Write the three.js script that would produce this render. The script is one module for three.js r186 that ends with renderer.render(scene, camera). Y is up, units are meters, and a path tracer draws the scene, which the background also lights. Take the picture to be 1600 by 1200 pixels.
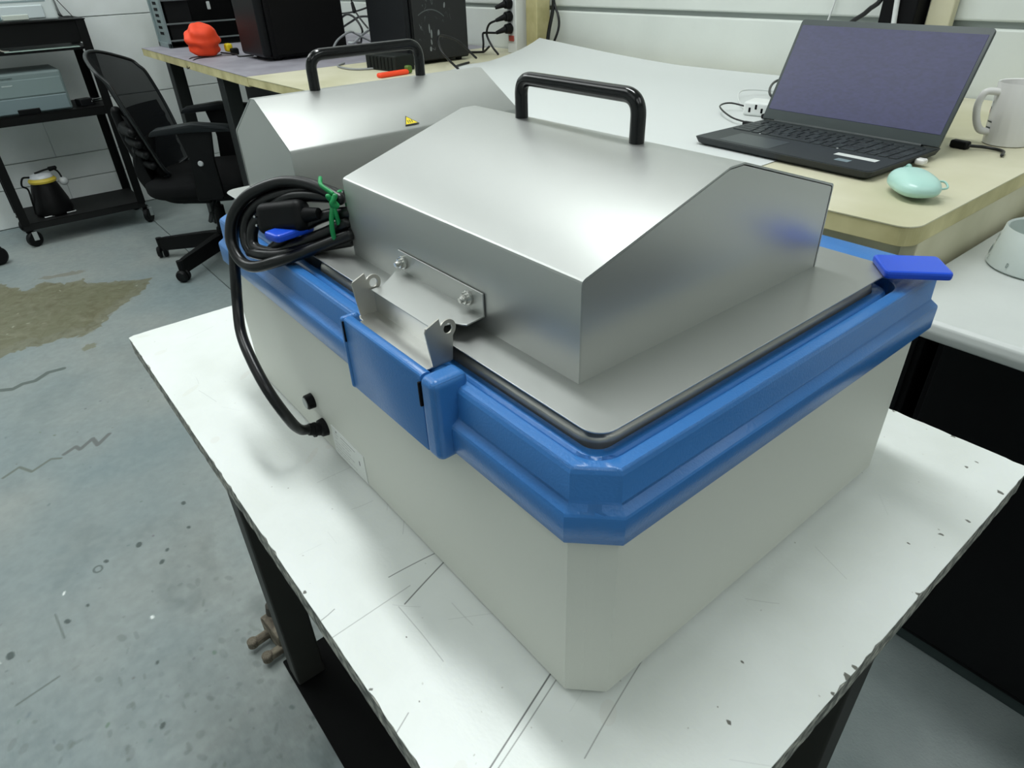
import * as THREE from 'three';
import { RoundedBoxGeometry } from 'three/addons/geometries/RoundedBoxGeometry.js';
import { mergeGeometries, toCreasedNormals } from 'three/addons/utils/BufferGeometryUtils.js';
import { RectAreaLightUniformsLib } from 'three/addons/lights/RectAreaLightUniformsLib.js';

RectAreaLightUniformsLib.init();
// ---------------------------------------------------------------- camera, light, exposure
// Axes used while modelling: u runs away to the left, v away to the right, h up; world = (v, h, -u). The work bench top is at T.
const T = 0.775;
const L = (u, v, h) => new THREE.Vector3(v, h, -u);
const scene = new THREE.Scene();
scene.background = new THREE.Color(0x0b0c0c);
const camera = new THREE.PerspectiveCamera(60.608, 4 / 3, 0.05, 40);
camera.position.set(-0.18457, 0.42583 + T, 0.17067);
camera.up.set(0.36185, 0.83956, -0.40523);
camera.lookAt(-0.18457 + 0.5162, 0.42583 + T - 0.54241, 0.17067 - 0.66282);
const renderer = new THREE.WebGLRenderer({ antialias: true });
renderer.toneMapping = THREE.LinearToneMapping;
renderer.toneMappingExposure = 1.0;
renderer.shadowMap.enabled = true;
const LAMP = new THREE.Color(0.955, 1.0, 1.0);
const CEIL = 3.0;
// unseen ceiling fittings along u, the broad ones added as fill: [u, v, length along u, width along v, radiance, drop below the ceiling, where]
const FITTINGS = [
  [0.7, 0.33, 1.2, 0.22, 30, 0.06, 'over the water bath'],
  [3.45, 0.85, 1.4, 1.5, 0.62, 0.02, 'above the computer towers'], [1.95, 0.95, 1.4, 1.5, 0.42, 0.02, 'above the paper sheet'],
  [3.5, -0.8, 1.5, 1.1, 2.9, 0.02, 'above the black trolley'], [1.9, -0.9, 1.4, 1.1, 1.6, 0.02, 'above the stained floor'], [0.3, -1.6, 1.4, 1.0, 0.35, 0.02, 'left of the bench'],
  [-1.7, 0.7, 1.4, 1.2, 1.15, 0.02, 'behind the camera on the right'], [-1.7, -1.0, 1.4, 1.2, 0.85, 0.02, 'behind the camera on the left'], [0.6, -2.6, 2.4, 0.6, 0.4, 0.02, 'by the left wall']];

// ---------------------------------------------------------------- helpers
let seed = 7;
const rnd = () => { seed = (seed * 16807) % 2147483647; return seed / 2147483647; };
const rr = (a, b) => a + (b - a) * rnd();
const used = new Map();
const numbered = (n) => { const k = used.get(n) || 0; used.set(n, k + 1); return k ? `${n}_${String(k).padStart(3, '0')}` : n; };
function tag(o, label, category, group) { o.userData.label = label; o.userData.category = category; if (group) o.userData.group = group; return o; }
function thing(name, label, category, at, turn = 0, group) {
  const g = new THREE.Group(); g.name = numbered(name); g.position.copy(at); g.rotation.y = turn; scene.add(g);
  return tag(g, label, category, group);
}
function part(name, geo, mat, parent, label) {
  const g = Array.isArray(geo) ? merge(geo) : geo;
  const m = new THREE.Mesh(g, mat); m.castShadow = m.receiveShadow = true; m.name = name; parent.add(m);
  if (label) m.userData.label = label;
  return m;
}
function solo(name, geo, mat, label, category, group) { const m = part(numbered(name), geo, mat, scene); return tag(m, label, category, group); }
function struct(name, geo, mat) { const m = part(name, geo, mat, scene); m.userData.kind = 'structure'; return m; }
function merge(list) {
  const flat = list.map((g) => { let k = g.index ? g.toNonIndexed() : g.clone(); for (const a of Object.keys(k.attributes)) if (!['position', 'normal', 'uv'].includes(a)) k.deleteAttribute(a);
    if (!k.attributes.normal) k.computeVertexNormals(); if (!k.attributes.uv) uvm(k); return k; });
  return mergeGeometries(flat);
}
// uv in metres by the dominant axis of each face normal
function uvm(g, s = 1) {
  const p = g.attributes.position, n = g.attributes.normal, uv = new Float32Array(p.count * 2);
  for (let i = 0; i < p.count; i++) {
    const ax = Math.abs(n.getX(i)), ay = Math.abs(n.getY(i)), az = Math.abs(n.getZ(i)), x = p.getX(i), y = p.getY(i), z = p.getZ(i);
    if (ay >= ax && ay >= az) { uv[2 * i] = x * s; uv[2 * i + 1] = z * s; } else if (ax >= az) { uv[2 * i] = z * s; uv[2 * i + 1] = y * s; } else { uv[2 * i] = x * s; uv[2 * i + 1] = y * s; }
  }
  g.setAttribute('uv', new THREE.BufferAttribute(uv, 2)); return g;
}
function box(u0, u1, v0, v1, h0, h1, r = 0.002, seg = 2) {
  const w = Math.abs(v1 - v0), h = Math.abs(h1 - h0), d = Math.abs(u1 - u0);
  const rad = Math.min(r, w / 2.01, h / 2.01, d / 2.01);
  const g = rad > 0 ? new RoundedBoxGeometry(w, h, d, seg, rad) : new THREE.BoxGeometry(w, h, d);
  g.translate((v0 + v1) / 2, (h0 + h1) / 2, -(u0 + u1) / 2);
  return uvm(g.index ? g.toNonIndexed() : g);
}
function tube(pts, r, seg = 0, radial = 10, closed = false, tension = 0.5) {
  const c = new THREE.CatmullRomCurve3(pts, closed, 'catmullrom', tension);
  const g = new THREE.TubeGeometry(c, seg || Math.max(12, pts.length * 7), r, radial, closed);
  if (closed) return g;
  const caps = [];
  for (const [t, s] of [[0, -1], [1, 1]]) { const p = c.getPointAt(t), d = c.getTangentAt(t); const k = new THREE.SphereGeometry(r, radial, 6); k.translate(p.x, p.y, p.z); caps.push(k); }
  return merge([g, ...caps]);
}
function cyl(a, b, r0, r1 = r0, n = 20, bevel = 0) {
  const len = a.distanceTo(b); let g;
  if (bevel) { const q = [[0, 0], [r0 - bevel, 0], [r0, bevel], [r1, len - bevel], [r1 - bevel, len], [0, len]].map((k) => new THREE.Vector2(Math.max(k[0], 1e-5), k[1])); g = toCreasedNormals(new THREE.LatheGeometry(q, n), 0.6); } else { g = new THREE.CylinderGeometry(r1, r0, len, n); g.translate(0, len / 2, 0); }
  g.applyQuaternion(new THREE.Quaternion().setFromUnitVectors(new THREE.Vector3(0, 1, 0), b.clone().sub(a).normalize())); g.translate(a.x, a.y, a.z); return g;
}
function lathe(profile, n = 40, crease = 0.7) { return toCreasedNormals(new THREE.LatheGeometry(profile.map((p) => new THREE.Vector2(Math.max(p[0], 1e-5), p[1])), n), crease); }
// surface through closed loops of equal length; optional flat caps
function loft(loops, { crease = 0.5, capEnd = false, capStart = false } = {}) {
  const pos = [], n = loops[0].length, tri = (a, b, c) => pos.push(a.x, a.y, a.z, b.x, b.y, b.z, c.x, c.y, c.z);
  for (let j = 0; j + 1 < loops.length; j++) for (let i = 0; i < n; i++) {
    const k = (i + 1) % n, a = loops[j][i], b = loops[j][k], c = loops[j + 1][k], d = loops[j + 1][i];
    if (a.distanceToSquared(b) > 1e-14) tri(a, b, c); if (c.distanceToSquared(d) > 1e-14) tri(a, c, d);
  }
  const cap = (lp, flip) => { const m = lp.reduce((s, p) => s.add(p), new THREE.Vector3()).divideScalar(n); for (let i = 0; i < n; i++) { const a = lp[i], b = lp[(i + 1) % n]; if (a.distanceToSquared(b) < 1e-14) continue; flip ? tri(m, b, a) : tri(m, a, b); } };
  if (capEnd) cap(loops[loops.length - 1], false); if (capStart) cap(loops[0], true);
  const g = new THREE.BufferGeometry(); g.setAttribute('position', new THREE.Float32BufferAttribute(pos, 3)); g.computeVertexNormals();
  return uvm(toCreasedNormals(g, crease));
}
// rectangle in plan with cut (chamfer) or round corners, 9 points a corner, going u0v0 -> u1v0 -> u1v1 -> u0v1 (counter-clockwise seen from above: x = v, z = -u)
function ring(u0, u1, v0, v1, c, h, round = false) {
  const out = [], N = 8, cor = [[u0, v0, 1, 1], [u0, v1, 1, -1], [u1, v1, -1, -1], [u1, v0, -1, 1]];
  cor.forEach(([u, v, su, sv], i) => {
    for (let k = 0; k <= N; k++) {
      let t = k / N; if (i === 0 || i === 2) t = 1 - t; // keep going round the same way
      let a, b; // distance from corner along u and along v
      if (round) { const q = t * Math.PI / 2; a = c * (1 - Math.cos(Math.PI / 2 - q)); b = c * (1 - Math.cos(q)); a = c - c * Math.sin(q); b = c - c * Math.cos(q); const s = a; a = b; b = s; } else { a = c * t; b = c * (1 - t); }
      out.push(L(u + su * a, v + sv * b, h));
    }
  });
  return out.reverse();
}
// prism: outline [[a, h]...] in the (v, h) plane pushed along u, with rounded outline corners
function roundPoly(pts, r, n = 5) {
  const out = [];
  pts.forEach((p, i) => {
    const q = new THREE.Vector2(...p), a = new THREE.Vector2(...pts[(i + pts.length - 1) % pts.length]), b = new THREE.Vector2(...pts[(i + 1) % pts.length]);
    const ra = Math.min(p[2] ?? r, a.distanceTo(q) / 2.1, b.distanceTo(q) / 2.1);
    if (ra < 1e-6) { out.push([q.x, q.y]); return; }
    const s = q.clone().add(a.clone().sub(q).setLength(ra)), e = q.clone().add(b.clone().sub(q).setLength(ra));
    for (let k = 0; k <= n; k++) { const t = k / n; out.push([(1 - t) ** 2 * s.x + 2 * t * (1 - t) * q.x + t * t * e.x, (1 - t) ** 2 * s.y + 2 * t * (1 - t) * q.y + t * t * e.y]); }
  });
  return out;
}
const shapeOf = (pts) => new THREE.Shape(pts.map((p) => new THREE.Vector2(p[0], p[1])));
// extrude a shape drawn in plan (u, v) to a slab h0..h1
function slab(ptsUV, h0, h1, holes = [], bevel = 0) {
  const sh = shapeOf(ptsUV.map(([u, v]) => [v, u])); for (const q of holes) sh.holes.push(new THREE.Path(q.map(([u, v]) => new THREE.Vector2(v, u))));
  const g = new THREE.ExtrudeGeometry(sh, { depth: h1 - h0 - 2 * bevel, bevelEnabled: bevel > 0, bevelThickness: bevel, bevelSize: bevel, bevelOffset: -bevel, bevelSegments: 2, curveSegments: 8 });
  g.rotateX(-Math.PI / 2); g.translate(0, h0 + bevel, 0); return uvm(g);
}
// extrude a shape drawn in the (v, h) plane along u
function along(ptsVH, u0, u1, bevel = 0, holes = []) {
  const sh = shapeOf(ptsVH); for (const q of holes) sh.holes.push(new THREE.Path(q.map((p) => new THREE.Vector2(...p))));
  const g = new THREE.ExtrudeGeometry(sh, { depth: Math.abs(u1 - u0) - 2 * bevel, bevelEnabled: bevel > 0, bevelThickness: bevel, bevelSize: bevel, bevelOffset: -bevel, bevelSegments: 2 });
  g.translate(0, 0, -Math.max(u0, u1) + bevel); return uvm(toCreasedNormals(g, 0.5));
}
// extrude a shape drawn in the (u, h) plane along v
function across(ptsUH, v0, v1, bevel = 0, holes = []) {
  const sh = shapeOf(ptsUH); for (const q of holes) sh.holes.push(new THREE.Path(q.map((p) => new THREE.Vector2(...p))));
  const g = new THREE.ExtrudeGeometry(sh, { depth: Math.abs(v1 - v0) - 2 * bevel, bevelEnabled: bevel > 0, bevelThickness: bevel, bevelSize: bevel, bevelOffset: -bevel, bevelSegments: 2 });
  g.rotateY(Math.PI / 2); g.translate(Math.min(v0, v1) + bevel, 0, 0); return uvm(toCreasedNormals(g, 0.5));
}

// ---------------------------------------------------------------- textures
function canvasTex(w, h, draw, srgb = true) {
  const c = document.createElement('canvas'); c.width = w; c.height = h; draw(c.getContext('2d'), w, h);
  const t = new THREE.CanvasTexture(c); if (srgb) t.colorSpace = THREE.SRGBColorSpace; t.wrapS = t.wrapT = THREE.RepeatWrapping; t.anisotropy = 8; return t;
}
// tileable value noise
function noiseGrid(n, cells, amp, octaves, s0) {
  const out = new Float32Array(n * n); let s = s0;
  const r = () => { s = (s * 16807) % 2147483647; return s / 2147483647; };
  for (let o = 0; o < octaves; o++) {
    const c = cells << o, g = Array.from({ length: c * c }, r), a = amp / (1 << o);
    for (let y = 0; y < n; y++) for (let x = 0; x < n; x++) {
      const fx = x / n * c, fy = y / n * c, x0 = fx | 0, y0 = fy | 0, tx = fx - x0, ty = fy - y0, sx = tx * tx * (3 - 2 * tx), sy = ty * ty * (3 - 2 * ty), x1 = (x0 + 1) % c, y1 = (y0 + 1) % c;
      out[y * n + x] += a * ((g[y0 * c + x0] * (1 - sx) + g[y0 * c + x1] * sx) * (1 - sy) + (g[y1 * c + x0] * (1 - sx) + g[y1 * c + x1] * sx) * sy - 0.5) * 2;
    }
  }
  return out;
}
function noiseTex(n, cells, oct, base, amp, s0, repeat, srgb = false) {
  const g = noiseGrid(n, cells, 1, oct, s0), d = new Uint8Array(n * n * 4);
  for (let i = 0; i < n * n; i++) for (let k = 0; k < 3; k++) { d[4 * i + k] = Math.max(0, Math.min(255, (base[k] ?? base) + g[i] * (amp[k] ?? amp))); d[4 * i + 3] = 255; }
  const t = new THREE.DataTexture(d, n, n, THREE.RGBAFormat); t.wrapS = t.wrapT = THREE.RepeatWrapping; t.magFilter = THREE.LinearFilter; t.minFilter = THREE.LinearMipmapLinearFilter; t.generateMipmaps = true;
  if (srgb) t.colorSpace = THREE.SRGBColorSpace; t.repeat.set(repeat, repeat); t.needsUpdate = true; return t;
}
function brushedTex(n, s0, repeatX, repeatY) {
  const d = new Uint8Array(n * n * 4); let s = s0; const r = () => { s = (s * 16807) % 2147483647; return s / 2147483647; };
  for (let y = 0; y < n; y++) { let a = 0; for (let x = 0; x < n; x++) { a = a * 0.985 + (r() - 0.5) * 12; const k = 128 + a + (r() - 0.5) * 14; for (let c = 0; c < 3; c++) d[4 * (y * n + x) + c] = Math.max(0, Math.min(255, k)); d[4 * (y * n + x) + 3] = 255; } }
  const t = new THREE.DataTexture(d, n, n, THREE.RGBAFormat); t.wrapS = t.wrapT = THREE.RepeatWrapping; t.magFilter = THREE.LinearFilter; t.repeat.set(repeatX, repeatY); t.needsUpdate = true; return t;
}
const fine = noiseTex(256, 32, 3, 128, 70, 11, 9);
const coarse = noiseTex(256, 8, 4, 128, 80, 23, 1.3);
const std = (color, roughness = 0.6, metalness = 0, more = {}) => { // dull black plastics, paint and cloth shine less than clean gloss
  const dull = !more.map && !more.emissiveMap && roughness > 0.36 && metalness === 0 && Math.max(color >> 16, (color >> 8) & 255, color & 255) < 0x26;
  return dull ? new THREE.MeshPhysicalMaterial({ color, roughness, specularIntensity: 0.35, ...more }) : new THREE.MeshStandardMaterial({ color: more.map ? 0xffffff : color, roughness, metalness, ...more });
};
const M = {
  steel: std(0xb9bbb8, 0.42, 0.78, { roughnessMap: noiseTex(256, 24, 3, [255, 238, 255], [0, 6, 0], 5, 5), bumpMap: brushedTex(256, 91, 3, 9), bumpScale: 0.00002 }),
  steelSheen: std(0xc2c3bf, 0.3, 0.7, { bumpMap: brushedTex(256, 37, 3, 9), bumpScale: 0.000015 }),
  steelDark: std(0xb2b0a8, 0.38, 0.75),
  bolt: std(0xd6d6d2, 0.22, 1),
  blue: std(0x3776ba, 0.32, 0, { bumpMap: noiseTex(256, 64, 2, 128, 90, 31, 14), bumpScale: 0.00012 }),
  tabBlue: std(0x1a4fd2, 0.3),
  body: std(0xd3d5cc, 0.5, 0, { bumpMap: fine, bumpScale: 0.0001 }),
  black: std(0x0b0c0d, 0.4), blackGloss: std(0x0a0b0d, 0.16), rubber: std(0x101112, 0.48), blackMatte: std(0x0d0e0f, 0.75), nearBlack: std(0x08080a, 0.7),
  cable: std(0x0c0d0e, 0.33), greyCable: std(0x8f9294, 0.5), whiteCable: std(0xd9dcda, 0.5),
  green: std(0x12924f, 0.45), white: std(0xe3e6e3, 0.5), whiteGloss: std(0xe4e3e0, 0.22), paper: std(0xd2d6d4, 0.85),
  cream: std(0xe0dcbf, 0.55, 0, { map: noiseTex(256, 6, 4, [206, 202, 174], [9, 9, 12], 61, 1.1, true) }),
  creamEdge: std(0xbdb583, 0.65, 0, { map: noiseTex(256, 10, 4, [196, 187, 138], [14, 14, 14], 63, 2.1, true) }),
  creamPanel: std(0xcfcbae, 0.65, 0, { map: noiseTex(256, 6, 4, [206, 201, 172], [10, 10, 12], 67, 1.4, true) }),
  greyTop: std(0xb3b0b8, 0.6, 0, { map: noiseTex(256, 8, 4, [146, 143, 152], [11, 11, 11], 71, 1.5, true) }),
  deskLeg: std(0x2c3030, 0.5, 0.2), chrome: std(0xc8caca, 0.15, 1), orange: std(0xf6481c, 0.6), yellow: std(0xe2c81a, 0.5),
  cart: std(0x0e0f0f, 0.5), chairPlastic: std(0x0d0e0f, 0.5), fabric: std(0x101112, 0.92, 0, { bumpMap: noiseTex(128, 64, 1, 128, 120, 41, 20), bumpScale: 0.0006 }),
  particle: std(0x8a8b85, 0.85, 0, { map: noiseTex(256, 48, 3, [140, 141, 134], [52, 50, 46], 77, 4, true) }),
};

// ---------------------------------------------------------------- the setting
const H0 = -T; // floor height in bench coordinates; the shell is modelled in world heights
const FU0 = -1.0, FU1 = 4.464, FV0 = -1.6, FV1 = 0.5075; // the floor slab in view
const slabTex = canvasTex(2048, 790, (g, w, h) => {
  const X = (u) => (u - FU0) / (FU1 - FU0) * w, Y = (v) => (v - FV0) / (FV1 - FV0) * h, S = w / (FU1 - FU0);
  const n1 = noiseGrid(512, 5, 1, 6, 19), n2 = noiseGrid(512, 40, 1, 3, 29), n3 = noiseGrid(512, 9, 1, 5, 37);
  const im = g.createImageData(w, h);
  for (let y = 0; y < h; y++) for (let x = 0; x < w; x++) {
    const i = 4 * (y * w + x), a = n1[(y % 512) * 512 + (x % 512)], b = n2[((y * 2) % 512) * 512 + ((x * 2) % 512)], c = n3[((y + 200) % 512) * 512 + ((x * 0.7 | 0) % 512)];
    const u = FU0 + x / w * (FU1 - FU0), v = FV0 + y / h * (FV1 - FV0);
    const dirt = Math.max(0, 1.25 - u) * 0.5 + Math.max(0, Math.min(1, (1.5 - u) * 2)) * 0.2; // worn and spotted nearer the bench
    const spot = c > 0.32 ? (c - 0.32) * 90 * Math.min(1, dirt + 0.12) : 0;
    const k = a * 5 + b * 6 * (0.6 + dirt) - spot;
    im.data[i] = 136 + k + a * 3; im.data[i + 1] = 146 + k; im.data[i + 2] = 145 + k - a * 2; im.data[i + 3] = 255;
  }
  g.putImageData(im, 0, 0);
  const poly = (pts, fill, jit = 0.006) => { g.fillStyle = fill; g.beginPath(); pts.forEach(([u, v], i) => { const [u2, v2] = pts[(i + 1) % pts.length]; for (let k = 0; k < 6; k++) { const t = k / 6; const x = X(u + (u2 - u) * t + rr(-jit, jit)), y = Y(v + (v2 - v) * t + rr(-jit, jit)); i || k ? g.lineTo(x, y) : g.moveTo(x, y); } }); g.closePath(); g.fill(); };
  const stain = [[3.7, -0.55], [3.6, -0.36], [3.553, -0.289], [3.465, -0.247], [3.38, -0.207], [3.408, -0.165], [3.445, -0.121], [3.338, -0.058], [3.353, 0.011], [3.248, 0.059], [3.22, 0.121], [3.18, 0.195], [3.125, 0.266], [3.029, 0.223], [2.965, 0.172], [2.899, 0.093], [2.798, 0.009], [2.707, -0.056], [2.721, -0.11], [2.743, -0.174], [2.735, -0.241], [2.749, -0.293], [2.72, -0.369], [2.8, -0.6]];
  poly(stain, 'rgba(108,106,80,0.74)', 0.016); poly(stain.map(([u, v]) => [3.15 + (u - 3.15) * 0.82, -0.1 + (v + 0.1) * 0.85]), 'rgba(104,100,70,0.35)', 0.02);
  g.save(); g.beginPath(); stain.forEach(([u, v], i) => (i ? g.lineTo(X(u), Y(v)) : g.moveTo(X(u), Y(v)))); g.closePath(); g.clip();
  for (let i = 0; i < 1500; i++) { const u = rr(2.6, 3.7), v = rr(-0.6, 0.28), k = rnd(); g.fillStyle = k < 0.45 ? 'rgba(130,130,112,0.22)' : k < 0.97 ? 'rgba(84,82,56,0.2)' : 'rgba(196,200,186,0.6)'; const q = k < 0.97 ? 1 : 0.3; g.beginPath(); g.ellipse(X(u), Y(v), rr(2, 16) * q, rr(1, 6) * q, rr(0, 3), 0, 7); g.fill(); }
  g.restore();
  poly([[2.593, -0.121], [2.614, -0.084], [2.599, -0.06], [2.565, -0.075], [2.559, -0.112]], 'rgba(110,110,84,0.6)');
  poly([[3.52, -0.16], [3.5, -0.02], [3.47, 0.06], [3.44, 0.04], [3.46, -0.1]], 'rgba(112,106,86,0.45)', 0.012);
  const line = (pts, col, wd) => { g.strokeStyle = col; g.lineWidth = wd * S; g.lineCap = 'round'; g.lineJoin = 'round'; g.beginPath(); pts.forEach(([u, v], i) => (i ? g.lineTo(X(u), Y(v)) : g.moveTo(X(u), Y(v)))); g.stroke(); };
  line([[2.45, -0.45], [2.45, -0.395], [2.429, -0.359], [2.446, -0.328], [2.439, -0.29], [2.474, -0.245], [2.468, -0.199]], 'rgba(78,88,84,0.85)', 0.021);
  line([[1.883, -0.442], [1.909, -0.399], [1.86, -0.373], [1.89, -0.32], [1.874, -0.297]], 'rgba(94,102,92,0.85)', 0.009);
  line([[1.889, -0.286], [1.908, -0.252], [1.884, -0.244], [1.919, -0.203], [1.872, -0.198], [1.911, -0.159]], 'rgba(92,96,94,0.85)', 0.013);
  line([[1.043, -0.503], [1.059, -0.426]], 'rgba(84,92,88,0.8)', 0.004); line([[1.241, -0.406], [1.156, -0.401]], 'rgba(90,100,96,0.7)', 0.004);
  const spot = (u, v, a, b, col) => { g.fillStyle = col; g.beginPath(); g.ellipse(X(u), Y(v), a * S, b * S, rr(-0.6, 0.6), 0, 7); g.fill(); };
  for (const [u, v, r] of [[1.428, -0.074, 8], [1.324, -0.091, 6], [1.344, -0.206, 10], [1.279, -0.156, 6], [1.246, -0.177, 8], [1.338, -0.282, 7], [1.201, -0.388, 8], [1.22, -0.344, 5], [0.811, -0.29, 7], [0.961, -0.261, 5], [1.182, -0.498, 11]]) spot(u, v, r / 1000, r / 1500, 'rgba(60,72,70,0.9)');
  g.strokeStyle = 'rgba(66,76,74,0.8)'; g.lineWidth = 1.6; g.beginPath(); g.ellipse(X(1.324), Y(-0.303), 0.011 * S, 0.009 * S, 0, 0, 7); g.stroke();
  spot(1.295, -0.38, 0.007, 0.003, '#e8ecea'); spot(1.089, -0.239, 0.006, 0.004, '#e8ecea'); spot(1.18, -0.52, 0.009, 0.002, '#dfe4e2');
  for (let i = 0; i < 900; i++) { const u = rr(-0.9, 2.2), v = rr(-1.2, 0.48); const near = u < 1.15 ? 1 : 0.25; if (rnd() > near) continue; spot(u, v, rr(0.001, 0.0065), rr(0.001, 0.004), `rgba(${70 + rr(0, 24) | 0},${84 + rr(0, 22) | 0},${80 + rr(0, 22) | 0},${rr(0.2, 0.6).toFixed(2)})`); }
  for (let i = 0; i < 240; i++) { const u = rr(0.6, 1.15), v = rr(-0.6, -0.05); if (u - v > rr(1.0, 1.6)) continue; spot(u, v, rr(0.003, 0.014), rr(0.002, 0.008), `rgba(80,88,82,${rr(0.08, 0.3).toFixed(2)})`); }
});
const floorMat = std(0xffffff, 0.55, 0, { map: slabTex, bumpMap: fine, bumpScale: 0.0006 });
const floorPlain = std(0xffffff, 0.55, 0, { map: noiseTex(512, 8, 6, [136, 146, 145], [14, 13, 13], 83, 0.7, true), bumpMap: fine, bumpScale: 0.0006 });
const UMIN = -3.4, VMIN = -3.6, UMAX = FU1, VMAX = 1.76;
{
  const floor = struct('floor', box(UMIN - 0.2, UMAX + 0.2, VMIN - 0.2, VMAX + 0.2, -0.14, -0.012, 0), std(0x4a4f4e, 0.9));
  const put = (u0, u1, v0, v1, mat, uvs) => {
    const g = box(u0, u1, v0, v1, -0.012, 0, 0.0015, 1);
    if (uvs) { const p = g.attributes.position, uv = g.attributes.uv; for (let i = 0; i < p.count; i++) uv.setXY(i, (-p.getZ(i) - FU0) / (FU1 - FU0), 1 - (p.getX(i) - FV0) / (FV1 - FV0)); }
    part('slab', g, mat, floor);
  };
  put(FU0, FU1, FV0, FV1, floorMat, true);
  put(FU0, FU1, 0.5115, VMAX, floorPlain); put(UMIN, FU1, VMIN, FV0 - 0.004, floorPlain); put(UMIN, FU0 - 0.004, FV0, VMAX, floorPlain);
}
const wallPaint = std(0xdfe3e0, 0.6, 0, { map: noiseTex(256, 5, 5, [230, 235, 233], [7, 7, 8], 91, 0.9, true), bumpMap: coarse, bumpScale: 0.0012 });
const wallPanelMat = std(0xdfe3df, 0.5, 0, { map: noiseTex(256, 5, 4, [217, 222, 216], [6, 6, 6], 97, 0.8, true) });
const jointMat = std(0x8d9494, 0.8);
{ // the far wall: painted courses with thin joints
  const wall = struct('wall_far', box(UMAX + 0.012, UMAX + 0.16, VMIN - 0.16, VMAX + 0.16, 0, CEIL, 0), jointMat);
  const hs = [0, 0.205, 0.335, 0.61, 1.01, 1.41, 1.81, 2.21, 2.61, CEIL];
  for (let i = 0; i + 1 < hs.length; i++) { const off = i % 2 ? 0.46 : 0; for (let v = VMIN - off; v < VMAX; v += 1.9) part('panel', box(UMAX, UMAX + 0.013, Math.max(v, VMIN), Math.min(v + 1.9, VMAX), hs[i] + 0.0015, hs[i + 1] - 0.0015, 0.003, 1), wallPaint, wall); }
}
{ // the wall behind the desks: wide white sheet panels with a grooved joint
  const wall = struct('wall_right', box(UMIN - 0.16, UMAX + 0.012, VMAX + 0.02, VMAX + 0.18, 0, CEIL, 0), std(0xa4aba7, 0.8));
  for (const [h0, h1, dv] of [[0, 1.032, 0], [1.046, 1.72, 0.004], [1.734, 2.4, 0.004], [2.414, CEIL, 0.004]]) for (const [u0, u1] of [[UMIN, 0.6], [0.602, 2.06], [2.062, UMAX]]) part('panel', box(u0, u1, VMAX + dv, VMAX + 0.021, h0, h1, 0.006, 2), wallPanelMat, wall);
}
struct('wall_left', box(UMIN - 0.16, UMAX + 0.012, VMIN - 0.16, VMIN, 0, CEIL, 0), wallPaint);
struct('wall_back', box(UMIN - 0.16, UMIN, VMIN, VMAX + 0.02, 0, CEIL, 0), wallPaint);
struct('ceiling', box(UMIN - 0.16, UMAX + 0.16, VMIN - 0.16, VMAX + 0.18, CEIL, CEIL + 0.12, 0), std(0xd9dcd8, 0.8));

// ---------------------------------------------------------------- ceiling fittings, out of view; the broad ones are added fill light
FITTINGS.forEach(([u, v, len, wid, power, drop, where]) => {
  const t = thing('unseen_ceiling_light', `${wid > 0.5 ? 'added broad flat' : 'bright narrow'} white ceiling light fitting ${where}`, 'light', L(u, v, CEIL - drop - 0.04)), a = len / 2 + 0.02, b = wid / 2 + 0.02;
  part('housing', [box(-a, a, -b, b, 0.025, 0.04 + drop, 0.004), box(-a, a, -b, -b + 0.014, 0.0, 0.03, 0.003), box(-a, a, b - 0.014, b, 0.0, 0.03, 0.003), box(-a, -a + 0.014, -b, b, 0.0, 0.03, 0.003), box(a - 0.014, a, -b, b, 0.0, 0.03, 0.003)], M.white, t);
  part('diffuser', box(-len / 2, len / 2, -wid / 2, wid / 2, 0.01, 0.016, 0.001, 1), std(0xffffff, 0.5, 0, { emissive: LAMP, emissiveIntensity: Math.min(power, 4) }), t);
  const l = new THREE.RectAreaLight(LAMP, power, len, wid); l.castShadow = true;
  l.position.set(0, 0.006, 0); t.add(l); l.rotation.set(-Math.PI / 2, 0, Math.PI / 2);
});

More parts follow.
